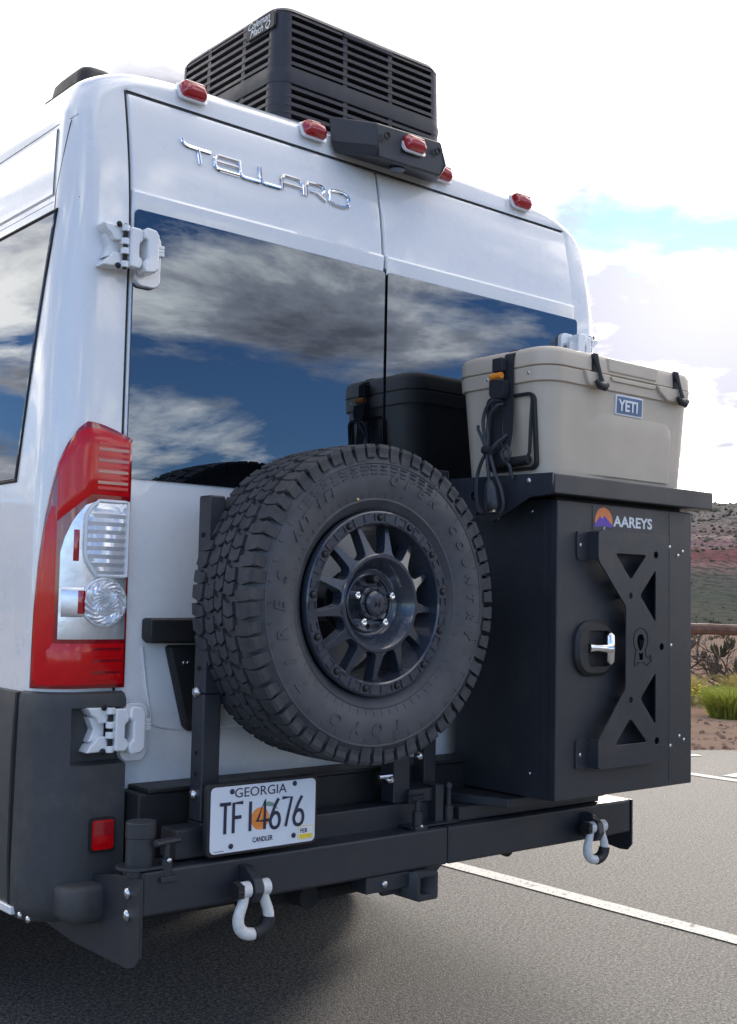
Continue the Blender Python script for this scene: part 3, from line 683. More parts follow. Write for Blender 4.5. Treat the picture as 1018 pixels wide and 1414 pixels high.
# marker lights along the rear roof edge
def marker(x, y, z, par, tilt=.9):
    m = MB(); rings = []
    for hh, sx_, sz_ in ((0, .037, .024), (.012, .037, .024), (.024, .032, .019), (.030, .022, .011)):
        rings.append([(x+p, y-hh*math.cos(tilt*.5)-q*math.sin(tilt*.5)*-1*1.0, z+q*math.cos(tilt*.5)+hh*math.sin(tilt*.5)) for p, q in rrect(0, 0, sx_, sz_, min(sx_, sz_)*.45, 4)])
    m.loft(rings); o = m.build('marker_light', 'marker_red', par)
    m = MB(); m.prism(rrect(x, 0, .020, .006, .003, 3), 'z', 0, .002)
    m = MB(); m.tube([(x-.026, y-.026+.004, z+.018), (x+.026, y-.022, z+.018)], .003, 6); m.build('lens_rib', 'red_dark', o)
    m = MB(); m.loft([[(x+p, y+.004+q*.42, z+q*.9-.001) for p, q in rrect(0, 0, .043, .029, .012, 4)], [(x+p, y-.004+q*.42, z+q*.9-.001) for p, q in rrect(0, 0, .042, .028, .012, 4)]]); m.build('lamp_base', 'white_paint', o)
for x in (-.645, -.24, .265, .635): marker(x, .056, 2.566 if abs(x) < .5 else 2.560, van)
# camera housing
ch = MB()
F = [(-.125, 2.592), (.150, 2.610), (.150, 2.525), (-.125, 2.502)]; Bk = [(-.205, 2.605), (.235, 2.625), (.235, 2.530), (-.205, 2.520)]
ft = [(-.100, -.065, 2.597), (.155, -.065, 2.607), (.16, -.085, 2.530), (.155, -.06, 2.500), (-.092, -.06, 2.496), (-.105, -.085, 2.522)]
bk = [(-.165, .085, 2.645), (.235, .085, 2.650), (.245, .05, 2.56), (.24, .045, 2.525), (-.175, .045, 2.520), (-.18, .05, 2.555)]
ch.loft([ft, bk]); cho = ch.build('camera_housing', 'black_bracket', van, bevel=.008, seg=3)
m = MB(); m.lathe([(.0, -.003), (.020, -.003), (.024, .0), (.024, .02)], (0, 0, 0), 'z', 24)
for i, v in enumerate(m.v): m.v[i] = (.02+v[0], -.018+v[1], 2.498+v[2]*.6)
m.build('camera_lens', 'glass_tint', cho)
m = MB()
for x in (-.075, .125): m.lathe([(.012, -.0815), (.012, -.086), (.007, -.086), (.006, -.08)], (x, 0, 2.562+.03*x), 'y', 16)
m.build('screw', 'black_plastic', cho)
marker(.035, -.070, 2.560, cho)

# wheels of the van
def road_wheel(y, sg):
    m = MB(); c_ = (0, 0, 0)
    m.lathe([(.21, -.1), (.30, -.112), (.345, -.1), (.358, -.07), (.36, 0), (.358, .07), (.345, .1), (.30, .112), (.21, .1), (.21, -.1)], (sg*.92, y, .36), 'x', 40); wv = m.build('wheel', 'tyre_rubber', van)
    m = MB(); m.lathe([(0, .02), (.06, .03), (.08, .0), (.17, -.01), (.20, .08), (.215, .098), (.215, .085)], (sg*.92, y, .36), 'x', 32); 
    if sg < 0:
        m.v = [(2*sg*.92-v[0], v[1], v[2]) for v in m.v]
    m.build('rim', 'steel', wv)
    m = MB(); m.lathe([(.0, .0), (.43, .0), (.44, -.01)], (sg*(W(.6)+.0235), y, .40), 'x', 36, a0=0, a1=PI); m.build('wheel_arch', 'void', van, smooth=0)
for y in (1.38, 5.0):
    for sg in (-1, 1): road_wheel(y, sg)

# ------------------------------------------------------------------ roof gear
ac = thing('air_conditioner', 'black slatted rooftop air conditioner on the van roof', 'air conditioner', (.04, .47, 2.59))
AX0, AX1, AY0, AY1 = -.294, .392, .165, .76
def ac_ring(z, d=0., r=.055):
    t = (z-2.6)/.38; q = d+.012*t+.02*max(0, (z-2.93)/.05)**2
    return [(x, y, z) for x, y in rrect((AX0+AX1)/2, (AY0+AY1)/2, (AX1-AX0)/2-q, (AY1-AY0)/2-q, r, 6)]
m = MB(); m.loft([ac_ring(z, .03) for z in (2.58, 2.75, 2.93)]); m.build('inner_casing', 'void', ac)
pitch = .0255
for k in range(14):
    z = 2.603+k*pitch
    if k in (5, 6): continue
    m = MB(); m.loft([ac_ring(z, .016), ac_ring(z+.0025, 0), ac_ring(z+.0138, .0015), ac_ring(z+.0158, .014)], cap=False)
    m.build('slat', 'shroud_plastic', ac, smooth=30)
m = MB(); m.loft([ac_ring(z, d) for z, d in ((2.722, .012), (2.726, -.001), (2.745, -.004), (2.764, -.001), (2.776, 0), (2.779, .012))], cap=False); m.build('belt_panel', 'shroud_plastic', ac)
m = MB(); m.loft([ac_ring(z, d) for z, d in ((2.945, .006), (2.950, -.002), (2.962, 0), (2.972, .012), (2.979, .04), (2.982, .10))]); m.build('top_panel', 'shroud_plastic', ac)
def acface(x0, x1):
    m = MB(); m.loft([[(x, AY0+q+.012*((z-2.6)/.38), z) for x, q in ((x0, .02), (x0, .0015), (x1, .0015), (x1, .02))] for z in (2.6, 2.95)]); m.build('mullion', 'shroud_plastic', ac)
for x in (-.032, .152): acface(x-.008, x+.008)
def acside(y0, y1, x, sg):
    m = MB(); m.loft([[(x-sg*(q+.012*((z-2.6)/.38)), y, z) for y, q in ((y0, .02), (y0, .0015), (y1, .0015), (y1, .02))] for z in (2.6, 2.95)]); m.build('mullion', 'shroud_plastic', ac)
for y in (.36, .56): acside(y-.009, y+.009, AX0, -1); acside(y-.009, y+.009, AX1, 1)
for cx, cy, a0 in ((AX0+.055, AY0+.055, 180), (AX1-.055, AY0+.055, 270), (AX1-.055, AY1-.055, 0), (AX0+.055, AY1-.055, 90)):
    m = MB(); rr = []
    for z in (2.6, 2.945):
        t = (z-2.6)/.38*.012; rr.append([(cx+(.0535-t)*math.cos(math.radians(a)), cy+(.0535-t)*math.sin(math.radians(a)), z) for a in range(a0-8, a0+99, 9)]+[(cx, cy, z)])
    m.loft(rr); m.build('corner_post', 'shroud_plastic', ac)
# moulded emblem bar along the top of the rear face, raised name plaque on the flank
m = MB(); m.box(-.04, .16, AY0+.0075, AY0+.03, 2.934, 2.949); m.build('emblem_bar', 'shroud_plastic', ac, bevel=.003)
m = MB(); m.prism(rrect(-.268, 2.920, .072, .026, .008, 3), 'x', 0, .008)
m.v = [(AX0+.004+v[0], v[1]+.535, v[2]) for v in m.v]; pq = m.build('name_plaque', 'black_plastic', ac)
link('lettering', text_mesh('Coleman', .032, left_m(AX0+.0035, .334, 2.923), .0004, 0, .35), 'print_white', pq)
link('lettering', text_mesh('Mach Q', .032, left_m(AX0+.0035, .320, 2.899), .0004, 0, .35), 'print_white', pq)
# smooth sloping front fairing
m = MB(); m.loft([[(x, y, z) for x, z in ((-.27, 2.585), (-.26, zt-.05), (-.20, zt), (.28, zt), (.34, zt-.05), (.35, 2.585))] for y, zt in ((.76, 2.93), (.90, 2.90), (1.08, 2.80), (1.14, 2.70))]); m.build('front_fairing', 'shroud_plastic', ac, bevel=.01)

ac.location.z += .024
rv = thing('roof_vent', 'low black domed vent cover on the left edge of the van roof', 'roof vent', (-.72, .45, 2.6))
m = MB(); m.loft([[(x, y, z) for x, y in rrect(-.79, .40, .065-d, .11-d, .04-d*.5, 6)] for z, d in ((2.56, -.005), (2.60, .0), (2.652, .010), (2.668, .022), (2.674, .04))]); m.build('lid', 'black_plastic', rv, smooth=45)
m = MB(); m.loft([[(x, y, z) for x, y in rrect(-.79, .40, .075, .12, .04, 6)] for z in (2.565, 2.606)]); m.build('flange', 'black_plastic', rv)

# ------------------------------------------------------------------ rear carrier
car = thing('bumper_carrier', 'black steel swing-out bumper carrier across the back of the van', 'carrier', (0, -.22, .51))
m = MB(); m.box(-.90, .03, -.27, -.17, .513, .614); m.box(.0315, .82, -.27, -.17, .513, .614); m.build('beam', 'black_powder', car, bevel=.008, seg=3)
m = MB(); m.prism([(-.275, .600), (-.279, .430), (-.262, .408), (-.226, .396), (.039, .394), (.179, .406), (.36, .455), (.36, .49), (-.16, .59)], 'x', -.909, -.9015); epl = m.build('end_plate', 'black_powder', car, bevel=.002)
m = MB(); m.dome((-.909, -.222, .560), (-1, 0, 0), .013, .009); m.dome((-.909, -.222, .512), (-1, 0, 0), .013, .009); m.build('bolt', 'steel', epl)
m = MB(); m.prism([(-.272, .613), (-.272, .475), (-.255, .456), (-.225, .454), (-.168, .462), (-.06, .55), (-.06, .613)], 'x', .8215, .829); m.build('end_plate', 'black_powder', car, bevel=.002)
# hitch receiver (open square tube) with reinforcing collar
m = MB(); ho = rrect(-.067, .4735, .037, .036, .007, 3); hi = rrect(-.067, .4735, .026, .025, .004, 3)
me = curve_mesh(ho, [hi], .30, rear_m(0, -.145, 0)); hr = link('hitch_receiver', me, 'black_powder', car)
m = MB(); m.box(-.25, -.10, -.262, -.20, .470, .512); m.prism([(-.22, .512), (.05, .512), (-.02, .45), (-.17, .45)], 'y', -.235, -.222); m.build('gusset', 'black_powder', car, bevel=.003)
m = MB(); m.dome((-.0295, -.20, .492), (1, 0, 0), .012, .01); m.dome((-.19, -.262, .49), (0, -1, 0), .010, .008); m.build('bolt', 'steel', hr)
# left hinge post with flange and a locking pin
m = MB(); m.cyl((-.884, -.225, .594), (-.884, -.225, .716), .033, 28); m.cyl((-.884, -.225, .680), (-.884, -.225, .7165), .0345, 28); m.build('hinge_post', 'black_powder', car, bevel=.003)
m = MB(); m.prism([(x, y) for x, y in rrect(-.882, -.232, .06, .042, .038, 6)], 'z', .6155, .622); m.build('flange', 'black_powder', car, bevel=.0015)
def pin(x, y, z, ang=0., bar=.034, hh=.085):
    m = MB(); m.cyl((x, y, z), (x, y, z+.045), .014, 12); m.cyl((x, y, z), (x, y, z+hh), .0075, 10); m.tube([(x-bar*math.cos(ang), y-bar*math.sin(ang), z+hh), (x+bar*math.cos(ang), y+bar*math.sin(ang), z+hh)], .0085, 10)
    m.box(x-.022, x+.022, y-.018, y+.018, z-.004, z+.008)
    o = m.build('lock_pin', 'black_powder', car, bevel=.002); return o
o = pin(-.838, -.262, .590, .2, .036, .082); m = MB(); m.dome((-.84, -.276, .633), (0, -1, 0), .0065, .006); m.build('bolt', 'steel', o)
# swing arm: lower beam, posts, wheel mount
m = MB(); m.box(-.800, -.7145, -.235, -.165, .618, .688); m.box(-.662, .045, -.200, -.14, .604, .676); m.box(-.713, -.663, -.204, -.14, .606, .690); m.build('swing_arm', 'black_powder', car, bevel=.006)
m = MB(); m.box(-.713, -.663, -.20, -.146, .6905, .990); m.box(-.711, -.665, -.198, -.148, .990, 1.466); pst = m.build('post', 'black_powder', car, bevel=.005)
m = MB()
for z in (1.05, 1.37, .85, .80, 1.16): m.cyl((-.7115, -.172, z), (-.7138, -.172, z), .006, 10)
m.build('pin_hole', 'void', pst)
m = MB(); m.dome((-.713, -.172, .994), (-1, 0, 0), .013, .012); m.dome((-.713, -.172, .752), (-1, 0, 0), .013, .012); m.build('bolt', 'steel', pst)
m = MB(); m.box(-.108, -.048, -.20, -.145, .6765, 1.40); m.build('post', 'black_powder', car, bevel=.005)
m = MB(); m.prism([(.052, .605), (.098, .605), (.098, 1.36), (.052, 1.36)], 'y', -.145, -.10); m.build('post', 'black_powder', car, bevel=.003)
m = MB(); m.box(-.664, -.1085, -.19, -.15, 1.18, 1.25); m.box(-.047, .24, -.14, -.105, 1.17, 1.22); m.cyl((-.35, -.15, 1.214), (-.35, -.30, 1.214), .05, 20); m.cyl((-.35, -.292, 1.214), (-.35, -.302, 1.214), .085, 24); m.build('wheel_mount', 'black_powder', car, bevel=.004)
m = MB(); m.dome((-.135, -.205, .745), (0, -1, 0), .014, .02); m.cyl((-.175, -.215, .755), (-.13, -.215, .755), .006, 8); m.dome((-.03, -.21, .80), (0, -1, 0), .012, .014); m.build('bolt', 'steel', car)
m = MB(); m.box(-.065, .075, -.215, -.10, .676, .712); m.box(.02, .05, -.23, -.17, .61, .72); m.box(-.09, .09, -.252, -.20, .6155, .622); m.build('latch_block', 'black_powder', car, bevel=.004)
o = pin(-.062, -.245, .616, .3, .027, .08); m = MB(); m.dome((-.06, -.258, .622), (0, -1, 0), .006, .006); m.build('bolt', 'steel', o)
pin(.072, -.225, .616, .9, .018, .1)
m = MB(); m.prism([(.20, -.33), (.80, -.33), (.80, -.06), (.10, -.06)], 'z', .655, .680); m.box(.10, .70, -.24, -.17, .6155, .6545); m.build('cabinet_platform', 'black_powder', car, bevel=.003)
# pull tabs for the shackles
for x in (-.636, .592):
    m = MB(); m.prism([(-.2705, .60), (-.300, .597), (-.335, .575), (-.342, .545), (-.328, .522), (-.305, .518), (-.2705, .53)], 'x', x-.012, x+.012); m.build('pull_tab', 'black_powder', car, bevel=.003)
# exhaust and cross tube underneath
m = MB(); m.tube([(-.50, -.05, .45), (-.3, -.07, .44), (-.1, -.06, .44)], .02, 10); m.tube([(-.34, -.14, .455), (-.34, .5, .44)], .03, 12); m.tube([(.33, -.16, .515), (.33, -.21, .510)], .024, 16); m.build('cross_tube', 'underbody', car)

def shackle(x, label, dz=0., k_=.92):
    t = thing('bow_shackle', label, 'shackle', (x, -.315, .44), 'bow shackles hanging from the bumper beam')
    y = -.318; p = []
    for q in [(-.030, .552), (-.030, .532), (-.036, .512), (-.044, .492), (-.047, .474), (-.042, .456), (-.030, .444), (-.012, .437)]: p.append((x+q[0], y, q[1]))
    p += [(2*x-a_, b_, c_) for a_, b_, c_ in reversed(p)]
    sp = smooth_path(p, 4); n = len(sp)
    m = MB(); m.tube([tuple(a_) for a_ in sp], [.0125+.0035*math.sin(PI*i/(n-1)) for i in range(n)], 12)
    for s_ in (-1, 1): m.cyl((x+s_*.042, y, .550), (x+s_*.018, y, .550), .021, 18)
    m.build('bow', 'shackle_white', t)
    k0 = int(n*.50); m = MB(); q = sp[k0:k0+int(n*.25)]; m.tube([tuple(a_) for a_ in q], .0195, 12); m.build('isolator', 'black_plastic', t, bevel=.002)
    m = MB(); m.cyl((x-.052, y, .550), (x+.050, y, .550), .0125, 14); m.cyl((x-.060, y, .550), (x-.043, y, .550), .020, 10)
    for k in range(5): m.box(x-.061, x-.043, y-.005+.019*math.cos(k*1.257), y+.005+.019*math.cos(k*1.257), .545+.019*math.sin(k*1.257), .555+.019*math.sin(k*1.257))
    m.build('pin', 'black_plastic', t)
    for c_ in t.children:
        c_.data.transform(Matrix.Translation((x, y, .55+dz)) @ Matrix.Scale(k_, 4) @ Matrix.Translation((-x, -y, -.55)))
    return t
shackle(-.636, 'white bow shackle with black isolator hanging below the number plate', .002, .9)
shackle(.592, 'white bow shackle with black isolator hanging below the black cabinet', .012, .84)

# ------------------------------------------------------------------ number plate
lp = thing('number_plate', 'white Georgia number plate with orange peach on the carrier post', 'number plate', (-.588, -.28, .62))
X0, X1, Z0, Z1 = -.741, -.433, .629, .787
m = MB(); m.prism(rrect((X0+X1)/2, (Z0+Z1)/2, .1585, .083, .014, 5), 'y', -.2805, -.262); m.box(-.70, -.50, -.262, -.204, .65, .70); m.build('frame', 'black_plastic', lp, bevel=.003)
m = MB(); m.prism(rrect((X0+X1)/2, (Z0+Z1)/2, .1505, .0755, .012, 5), 'y', -.2830, -.279); m.build('plate', 'plate_white', lp, bevel=.0006)
PY = -.2838
def pstroke(defs, r=.0042, y=PY-.0006):
    m = MB()
    for p in defs:
        q = smooth_path([(x, y, z) for x, z in p], 5) if len(p) > 4 else [Vector((x, y, z)) for x, z in p]
        m.tube([tuple(a_) for a_ in q], r, 6, (Vector((0, 1, 0)), .12))
    return m
def dig(x, w_, g):
    z0, hh = .676, .068; return [[(x+a_*w_, z0+b_*hh) for a_, b_ in s_] for s_ in g]
six = [[(.85, 1), (.5, .78), (.18, .5), (0, .25), (.15, .06), (.5, 0), (.85, .06), (1, .25), (.85, .46), (.5, .52), (.2, .44), (.05, .33)]]
chars = dig(-.714, .030, [[(0, 1), (1, 1)], [(.5, 1), (.5, 0)]])+dig(-.676, .026, [[(0, 0), (0, 1), (1, 1)], [(0, .52), (.85, .52)]])+dig(-.629, .001, [[(0, 1), (0, 0)]])\
    + dig(-.609, .030, [[(.72, 0), (.72, 1), (0, .3), (1.1, .3)]])+dig(-.571, .027, six)+dig(-.537, .028, [[(0, 1), (1, 1), (.4, 0)]])+dig(-.502, .028, six)
pstroke(chars).build('registration', 'print_navy', lp)
link('state_name', text_mesh('GEORGIA', .031, rear_m(-.675, PY, .7565), .0002, 0, 0, 1.12), 'print_navy', lp)
link('county_name', text_mesh('CANDLER', .0165, rear_m(-.621, PY, .6485), .0002, .0002, 0, .78), 'print_navy', lp)
m = MB(); m.prism(circ(-.600, .702, .026, 24), 'y', -.2834, -.2828); m.build('peach', 'peach', lp, smooth=0)
m = MB(); m.prism([(-.592, .730), (-.578, .740), (-.562, .735), (-.548, .718), (-.562, .726), (-.578, .729)], 'y', -.2834, -.2828); m.build('leaf', 'leaf_print', lp, smooth=0)
m = MB(); m.box(-.4875, -.4425, -.2834, -.2829, .6395, .6715); m.build('sticker_edge', 'yellow_print', lp)
m = MB(); m.box(-.486, -.444, -.2837, -.2829, .641, .670); stk = m.build('sticker', 'print_white', lp)
m = MB(); m.box(-.484, -.446, -.2841, -.2836, .642, .652); m.build('sticker_band', 'yellow_print', stk)
link('month', text_mesh('FEB', .014, rear_m(-.482, -.2842, .6555), .0002, .0002, 0, 1.0), 'print_navy', stk)
m = MB()
for x, z in ((-.681, .7715), (-.501, .7755), (-.681, .6465), (-.501, .652)): m.dome((x, -.283, z), (0, -1, 0), .0062, .004, 12)
m.build('screw', 'print_navy', lp)
m = MB(); m.box(-.727, -.700, -.2836, -.2829, .6372, .6384); m.build('fine_print', 'print_navy', lp)

# ------------------------------------------------------------------ spare wheel
WC = Vector((-.342, -.285, 1.214))
sw = thing('spare_wheel', 'spare all-terrain tyre on black spoked rim mounted on the carrier', 'spare wheel', tuple(WC))
prof = [(.226, -.088), (.232, -.098), (.240, -.104), (.252, -.112), (.254, -.1145), (.257, -.1145), (.259, -.113), (.285, -.1215), (.310, -.1245), (.335, -.1225), (.343, -.1205), (.3445, -.1225), (.348, -.1225), (.3495, -.1195), (.362, -.114), (.374, -.106), (.382, -.096), (.384, -.08), (.385, 0)]
pr = prof+[(r, -h_) for r, h_ in reversed(prof[:-1])]
m = MB(); m.lathe(pr, WC, 'y', 144); ty = m.build('tyre', 'tyre_rubber', sw, smooth=40)
# tread: shoulder, intermediate and centre blocks, two sub-blocks each with a sipe between
NT = 31; P_ = 2*PI/NT
def crown(v):   # outer radius over width
    return .3955-.006*(abs(v)/.12)**3
def tblock(mb, poly, top=None, base=.381):
    """poly in (angle, width) ; extruded radially"""
    n = len(poly); tops = []; bots = []
    ca = sum(a_ for a_, _ in poly)/n; cv = sum(v for _, v in poly)/n
    for a_, v in poly:
        r = crown(v); tops.append((r, a_+(ca-a_)*.05, v+(cv-v)*.05)); bots.append((base, a_, v))
    cv3 = lambda q: (WC.x+q[0]*math.cos(q[1]), WC.y+q[2], WC.z+q[0]*math.sin(q[1]))
    mb.add([cv3(q) for q in tops]+[cv3(q) for q in bots], [tuple(range(n))]+[(i, (i+1) % n, n+(i+1) % n, n+i) for i in range(n)])
mt = MB(); rnd = random.Random(2)
def split(poly_l, poly_r): tblock(mt, poly_l); tblock(mt, poly_r)
for k in range(NT):
    a0 = k*P_; j = rnd.uniform(-.012, .012)*P_
    for sg in (-1, 1):
        a1 = a0+(0 if sg < 0 else P_*.5)+j
        # shoulder block pair
        g_ = P_*.09; s_ = P_*.022
        A0, A1, A2 = a1+g_, a1+P_*.5, a1+P_-g_*.4
        v0, v1, vm = sg*.118, sg*.066, sg*.086
        tblock(mt, [(A0, v0), (A1-s_, v0), (A1-s_+P_*.03, vm), (A1-s_-P_*.02, v1), (A0+P_*.10, v1), (A0+P_*.06, vm)])
        tblock(mt, [(A1+s_, v0), (A2, v0), (A2+P_*.08, vm), (A2-P_*.02, v1+sg*.007), (A1+s_-P_*.02, v1+sg*.004), (A1+s_+P_*.03, vm)])
        # intermediate blocks
        a2 = a1+P_*.42; w0, w1 = sg*.058, sg*.021; wm = sg*.040
        tblock(mt, [(a2+g_, w0), (a2+P_*.48, w0+sg*.003), (a2+P_*.56, wm), (a2+P_*.46, w1), (a2+g_-P_*.08, w1), (a2+g_+P_*.06, wm)])
        tblock(mt, [(a2+P_*.52, w0+sg*.003), (a2+P_*.9, w0), (a2+P_*.96, wm), (a2+P_*.84, w1-sg*.002), (a2+P_*.50, w1), (a2+P_*.60, wm)])
        # shoulder cleat running down the sidewall
        for q, (b0, b1) in enumerate(((g_, .44), (.54, .93))):
            b0 = a1+(b0 if q == 0 else P_*b0); b1 = a1+P_*b1; dn = .350 if (k+q) % 2 else .360
            pts = []
            for r, h_ in ((.3925, .1175), (.384, .1205), (.370, .1195), (dn, .1215)):
                for ang in (b0, b1): pts.append((WC.x+r*math.cos(ang), WC.y+sg*h_, WC.z+r*math.sin(ang)))
            for r, h_ in ((.386, .10), (.380, .10), (.362, .105), (dn-.003, .110)):
                for ang in (b0, b1): pts.append((WC.x+r*math.cos(ang), WC.y+sg*h_, WC.z+r*math.sin(ang)))
            f_ = []
            for i in range(3):
                f_ += [(2*i, 2*i+1, 2*i+3, 2*i+2), (2*i, 2*i+2, 8+2*i+2, 8+2*i), (2*i+1, 8+2*i+1, 8+2*i+3, 2*i+3)]
            f_ += [(6, 7, 15, 14), (0, 8, 9, 1)]
            mt.add(pts, f_)
    a3 = a0+P_*.2+j; s_ = P_*.02
    tblock(mt, [(a3+P_*.08, -.016), (a3+P_*.46, -.015), (a3+P_*.60, 0), (a3+P_*.50, .016), (a3+P_*.14, .016), (a3+P_*.22, 0)])
    tblock(mt, [(a3+P_*.54, -.015), (a3+P_*.92, -.016), (a3+P_*1.06, 0), (a3+P_*.98, .016), (a3+P_*.58, .016), (a3+P_*.68, 0)])
tr = mt.build('tread', 'tread_rubber', ty, smooth=0); tr['kind'] = 'stuff'
# raised sidewall writing, clockwise, tops outward
def arc_text(s, ang0, ang1, r, size, **k):
    for i, ch_ in enumerate(s):
        if ch_ == ' ': continue
        a_ = math.radians(ang0+(ang1-ang0)*i/(len(s)-1)); hh = interp(r+.012, [(.285, .1215), (.310, .1245), (.335, .1225)])
        loc = Matrix.Translation((WC.x, WC.y-hh-.0008, WC.z)) @ Matrix.Rotation(-(a_-PI/2), 4, 'Y') @ Matrix.Translation((0, 0, r)) @ rear_m(0, 0, 0)
        link('raised_letter', text_mesh(ch_, size, loc, .0013, k.get('off', .0008), k.get('shear', .25), 1.05, 'CENTER'), 'tyre_rubber', ty)
arc_text('TOYO TIRES', -78, -190, .292, .042)
arc_text('OPEN COUNTRY', 84, -14, .295, .033)
arc_text('A/T III', 150, 122, .296, .03)
m = MB()
for k in range(132):   # fine radial ribs on the outer wall, some of them kinked
    a_ = 2*PI*k/132
    if k % 3 == 0: pts = [(.328, .1233), (.337, .1224), (.343, .1208)]
    else: continue
    m.tube([(WC.x+r*math.cos(a_+q), WC.y-h_, WC.z+r*math.sin(a_+q)) for (r, h_), q in zip(pts, (0, .012, .0))], .0012, 5)
for k in range(66):
    a_ = 2*PI*k/66; m.tube([(WC.x+r*math.cos(a_), WC.y-h_, WC.z+r*math.sin(a_)) for r, h_ in ((.262, .1145), (.274, .1182))], .0008, 5)
for k in range(14):    # stacked chevron blocks near the top
    a_ = math.radians(62+k*5.6)
    for dr in (0, .010, .020):
        m.tube([(WC.x+(.318+dr)*math.cos(a_+q), WC.y-.1245+.0004*dr*100*.3, WC.z+(.318+dr)*math.sin(a_+q)) for q in (-.03, -.012, .012, .03)], .0022, 5)
m.build('sidewall_rib', 'tyre_rubber', ty)['kind'] = 'stuff'
m = MB(); m.dome((WC.x-.075, WC.y-.1135, WC.z+.250), (0, -1, 0), .0042, .003); m.build('balance_mark', 'brass', ty)

# rim
m = MB(); m.lathe([(.226, -.08), (.2285, -.098), (.2265, -.103), (.223, -.1055), (.198, -.1055), (.1945, -.102), (.1935, -.09), (.190, -.06), (.184, -.02), (.182, .05), (.19, .095), (.215, .10), (.226, .09), (.205, .08), (.20, .0), (.212, -.06), (.226, -.08)], WC, 'y', 96); rim = m.build('rim', 'wheel_black', sw, smooth=30)
for k in range(13):
    a_ = math.radians(90+k*360/13+2); x, z = WC.x+.2105*math.cos(a_), WC.z+.2105*math.sin(a_)
    m = MB(); m.lathe([(.0, -.1105), (.0045, -.1105), (.0065, -.1095), (.0068, -.1056), (.0088, -.1056), (.0088, -.108), (.0094, -.1056)], (x, WC.y, z), 'y', 14); m.build('rim_bolt', 'black_plastic', rim)
    # low raised bars framing the pocket between two bolts
    m = MB()
    for s0, s1, r0, r1 in ((.075, .165, .2185, .2215), (.075, .165, .2005, .2025), (.072, .080, .2005, .2215), (.238-.005, .246-.005, .2005, .2215), (.315, .405, .2185, .2215), (.315, .405, .2005, .2025), (.400, .408, .2005, .2215)):
        aa = [a_+s0+(s1-s0)*i/4 for i in range(5)]
        m.loft([[(WC.x+r*math.cos(q), WC.y-h_, WC.z+r*math.sin(q)) for r, h_ in ((r0, .105), (r0, .1085), (r1, .1085), (r1, .105))] for q in aa])
    m.build('ring_rib', 'wheel_black', rim)
# spoke star: 13 spokes with rounded webs
NS = 13
for k in range(NS):
    ac_ = math.radians(90+(k+.5)*360/NS+2); hp = PI/NS
    fr = [(-1., .122), (-.62, .1235), (-.44, .129), (-.345, .140), (-.27, .160), (-.19, .192), (.19, .192), (.27, .160), (.345, .140), (.44, .129), (.62, .1235), (1., .122)]
    y0 = lambda r: -.104+.026*max(0, (r-.122)/.07)
    front = [(WC.x+r*math.cos(ac_+t*hp*(1 if r < .15 else .125/r*1.12)), WC.y+y0(r), WC.z+r*math.sin(ac_+t*hp*(1 if r < .15 else .125/r*1.12))) for t, r in fr]
    q0 = [(WC.x+.108*math.cos(ac_+t*hp), WC.y-.104, WC.z+.108*math.sin(ac_+t*hp)) for t in (1., .5, 0, -.5, -1.)]
    ring = front+q0; back = [(x, y+.036, z) for x, y, z in ring]; mid = [(x, y+.03, z) for x, y, z in ring]
    m = MB(); m.loft([ring, back]); m.build('spoke', 'wheel_black', rim, bevel=.002)
m = MB(); m.lathe([(.122, -.1035), (.1185, -.107), (.112, -.107), (.108, -.103), (.098, -.085), (.088, -.066), (.083, -.060), (.078, -.058), (.0, -.058)], WC, 'y', 72); hb = m.build('hub_bowl', 'wheel_black', rim, smooth=30)
m = MB(); m.lathe([(.074, -.0575), (.074, -.0635), (.070, -.065), (.066, -.0635), (.066, -.0575)], WC, 'y', 48)
m.lathe([(.043, -.058), (.043, -.080), (.040, -.083), (.034, -.083), (.033, -.078), (.031, -.078), (.030, -.088), (.024, -.093), (.0, -.095)], WC, 'y', 36); m.build('hub_cap', 'wheel_black', hb)
m = MB()
for k in range(10):
    a_ = 2*PI*k/10; m.dome((WC.x+.0375*math.cos(a_), WC.y-.082, WC.z+.0375*math.sin(a_)), (0, -1, 0), .0042, .003, 8)
m.build('cap_screw', 'black_plastic', hb)
link('cap_emblem', text_mesh('M', .034, rear_m(WC.x-.015, WC.y-.0935, WC.z-.011), .0012, .0005, .1), 'wheel_black', hb)
for k in range(5):
    a_ = math.radians(18+72*k); x, z = WC.x+.0585*math.cos(a_), WC.z+.0585*math.sin(a_)
    m = MB(); m.lathe([(.0, -.088), (.004, -.088), (.0055, -.0885), (.009, -.0865), (.0105, -.080), (.0105, -.058)], (x, WC.y, z), 'y', 12); m.build('lug_nut', 'black_plastic' if k == 1 else 'chrome', hb)
    m = MB(); a2 = a_+.628; m.cyl((WC.x+.058*math.cos(a2), WC.y-.0584, WC.z+.058*math.sin(a2)), (WC.x+.058*math.cos(a2), WC.y-.0598, WC.z+.058*math.sin(a2)), .0065, 12); m.build('lug_hole', 'void', hb)

for o_ in [rim]+list(rim.children)+[c_ for q_ in rim.children for c_ in q_.children]:
    if not o_.data.get('moved'): o_.data.transform(Matrix.Translation((0, -.014, 0))); o_.data['moved'] = 1

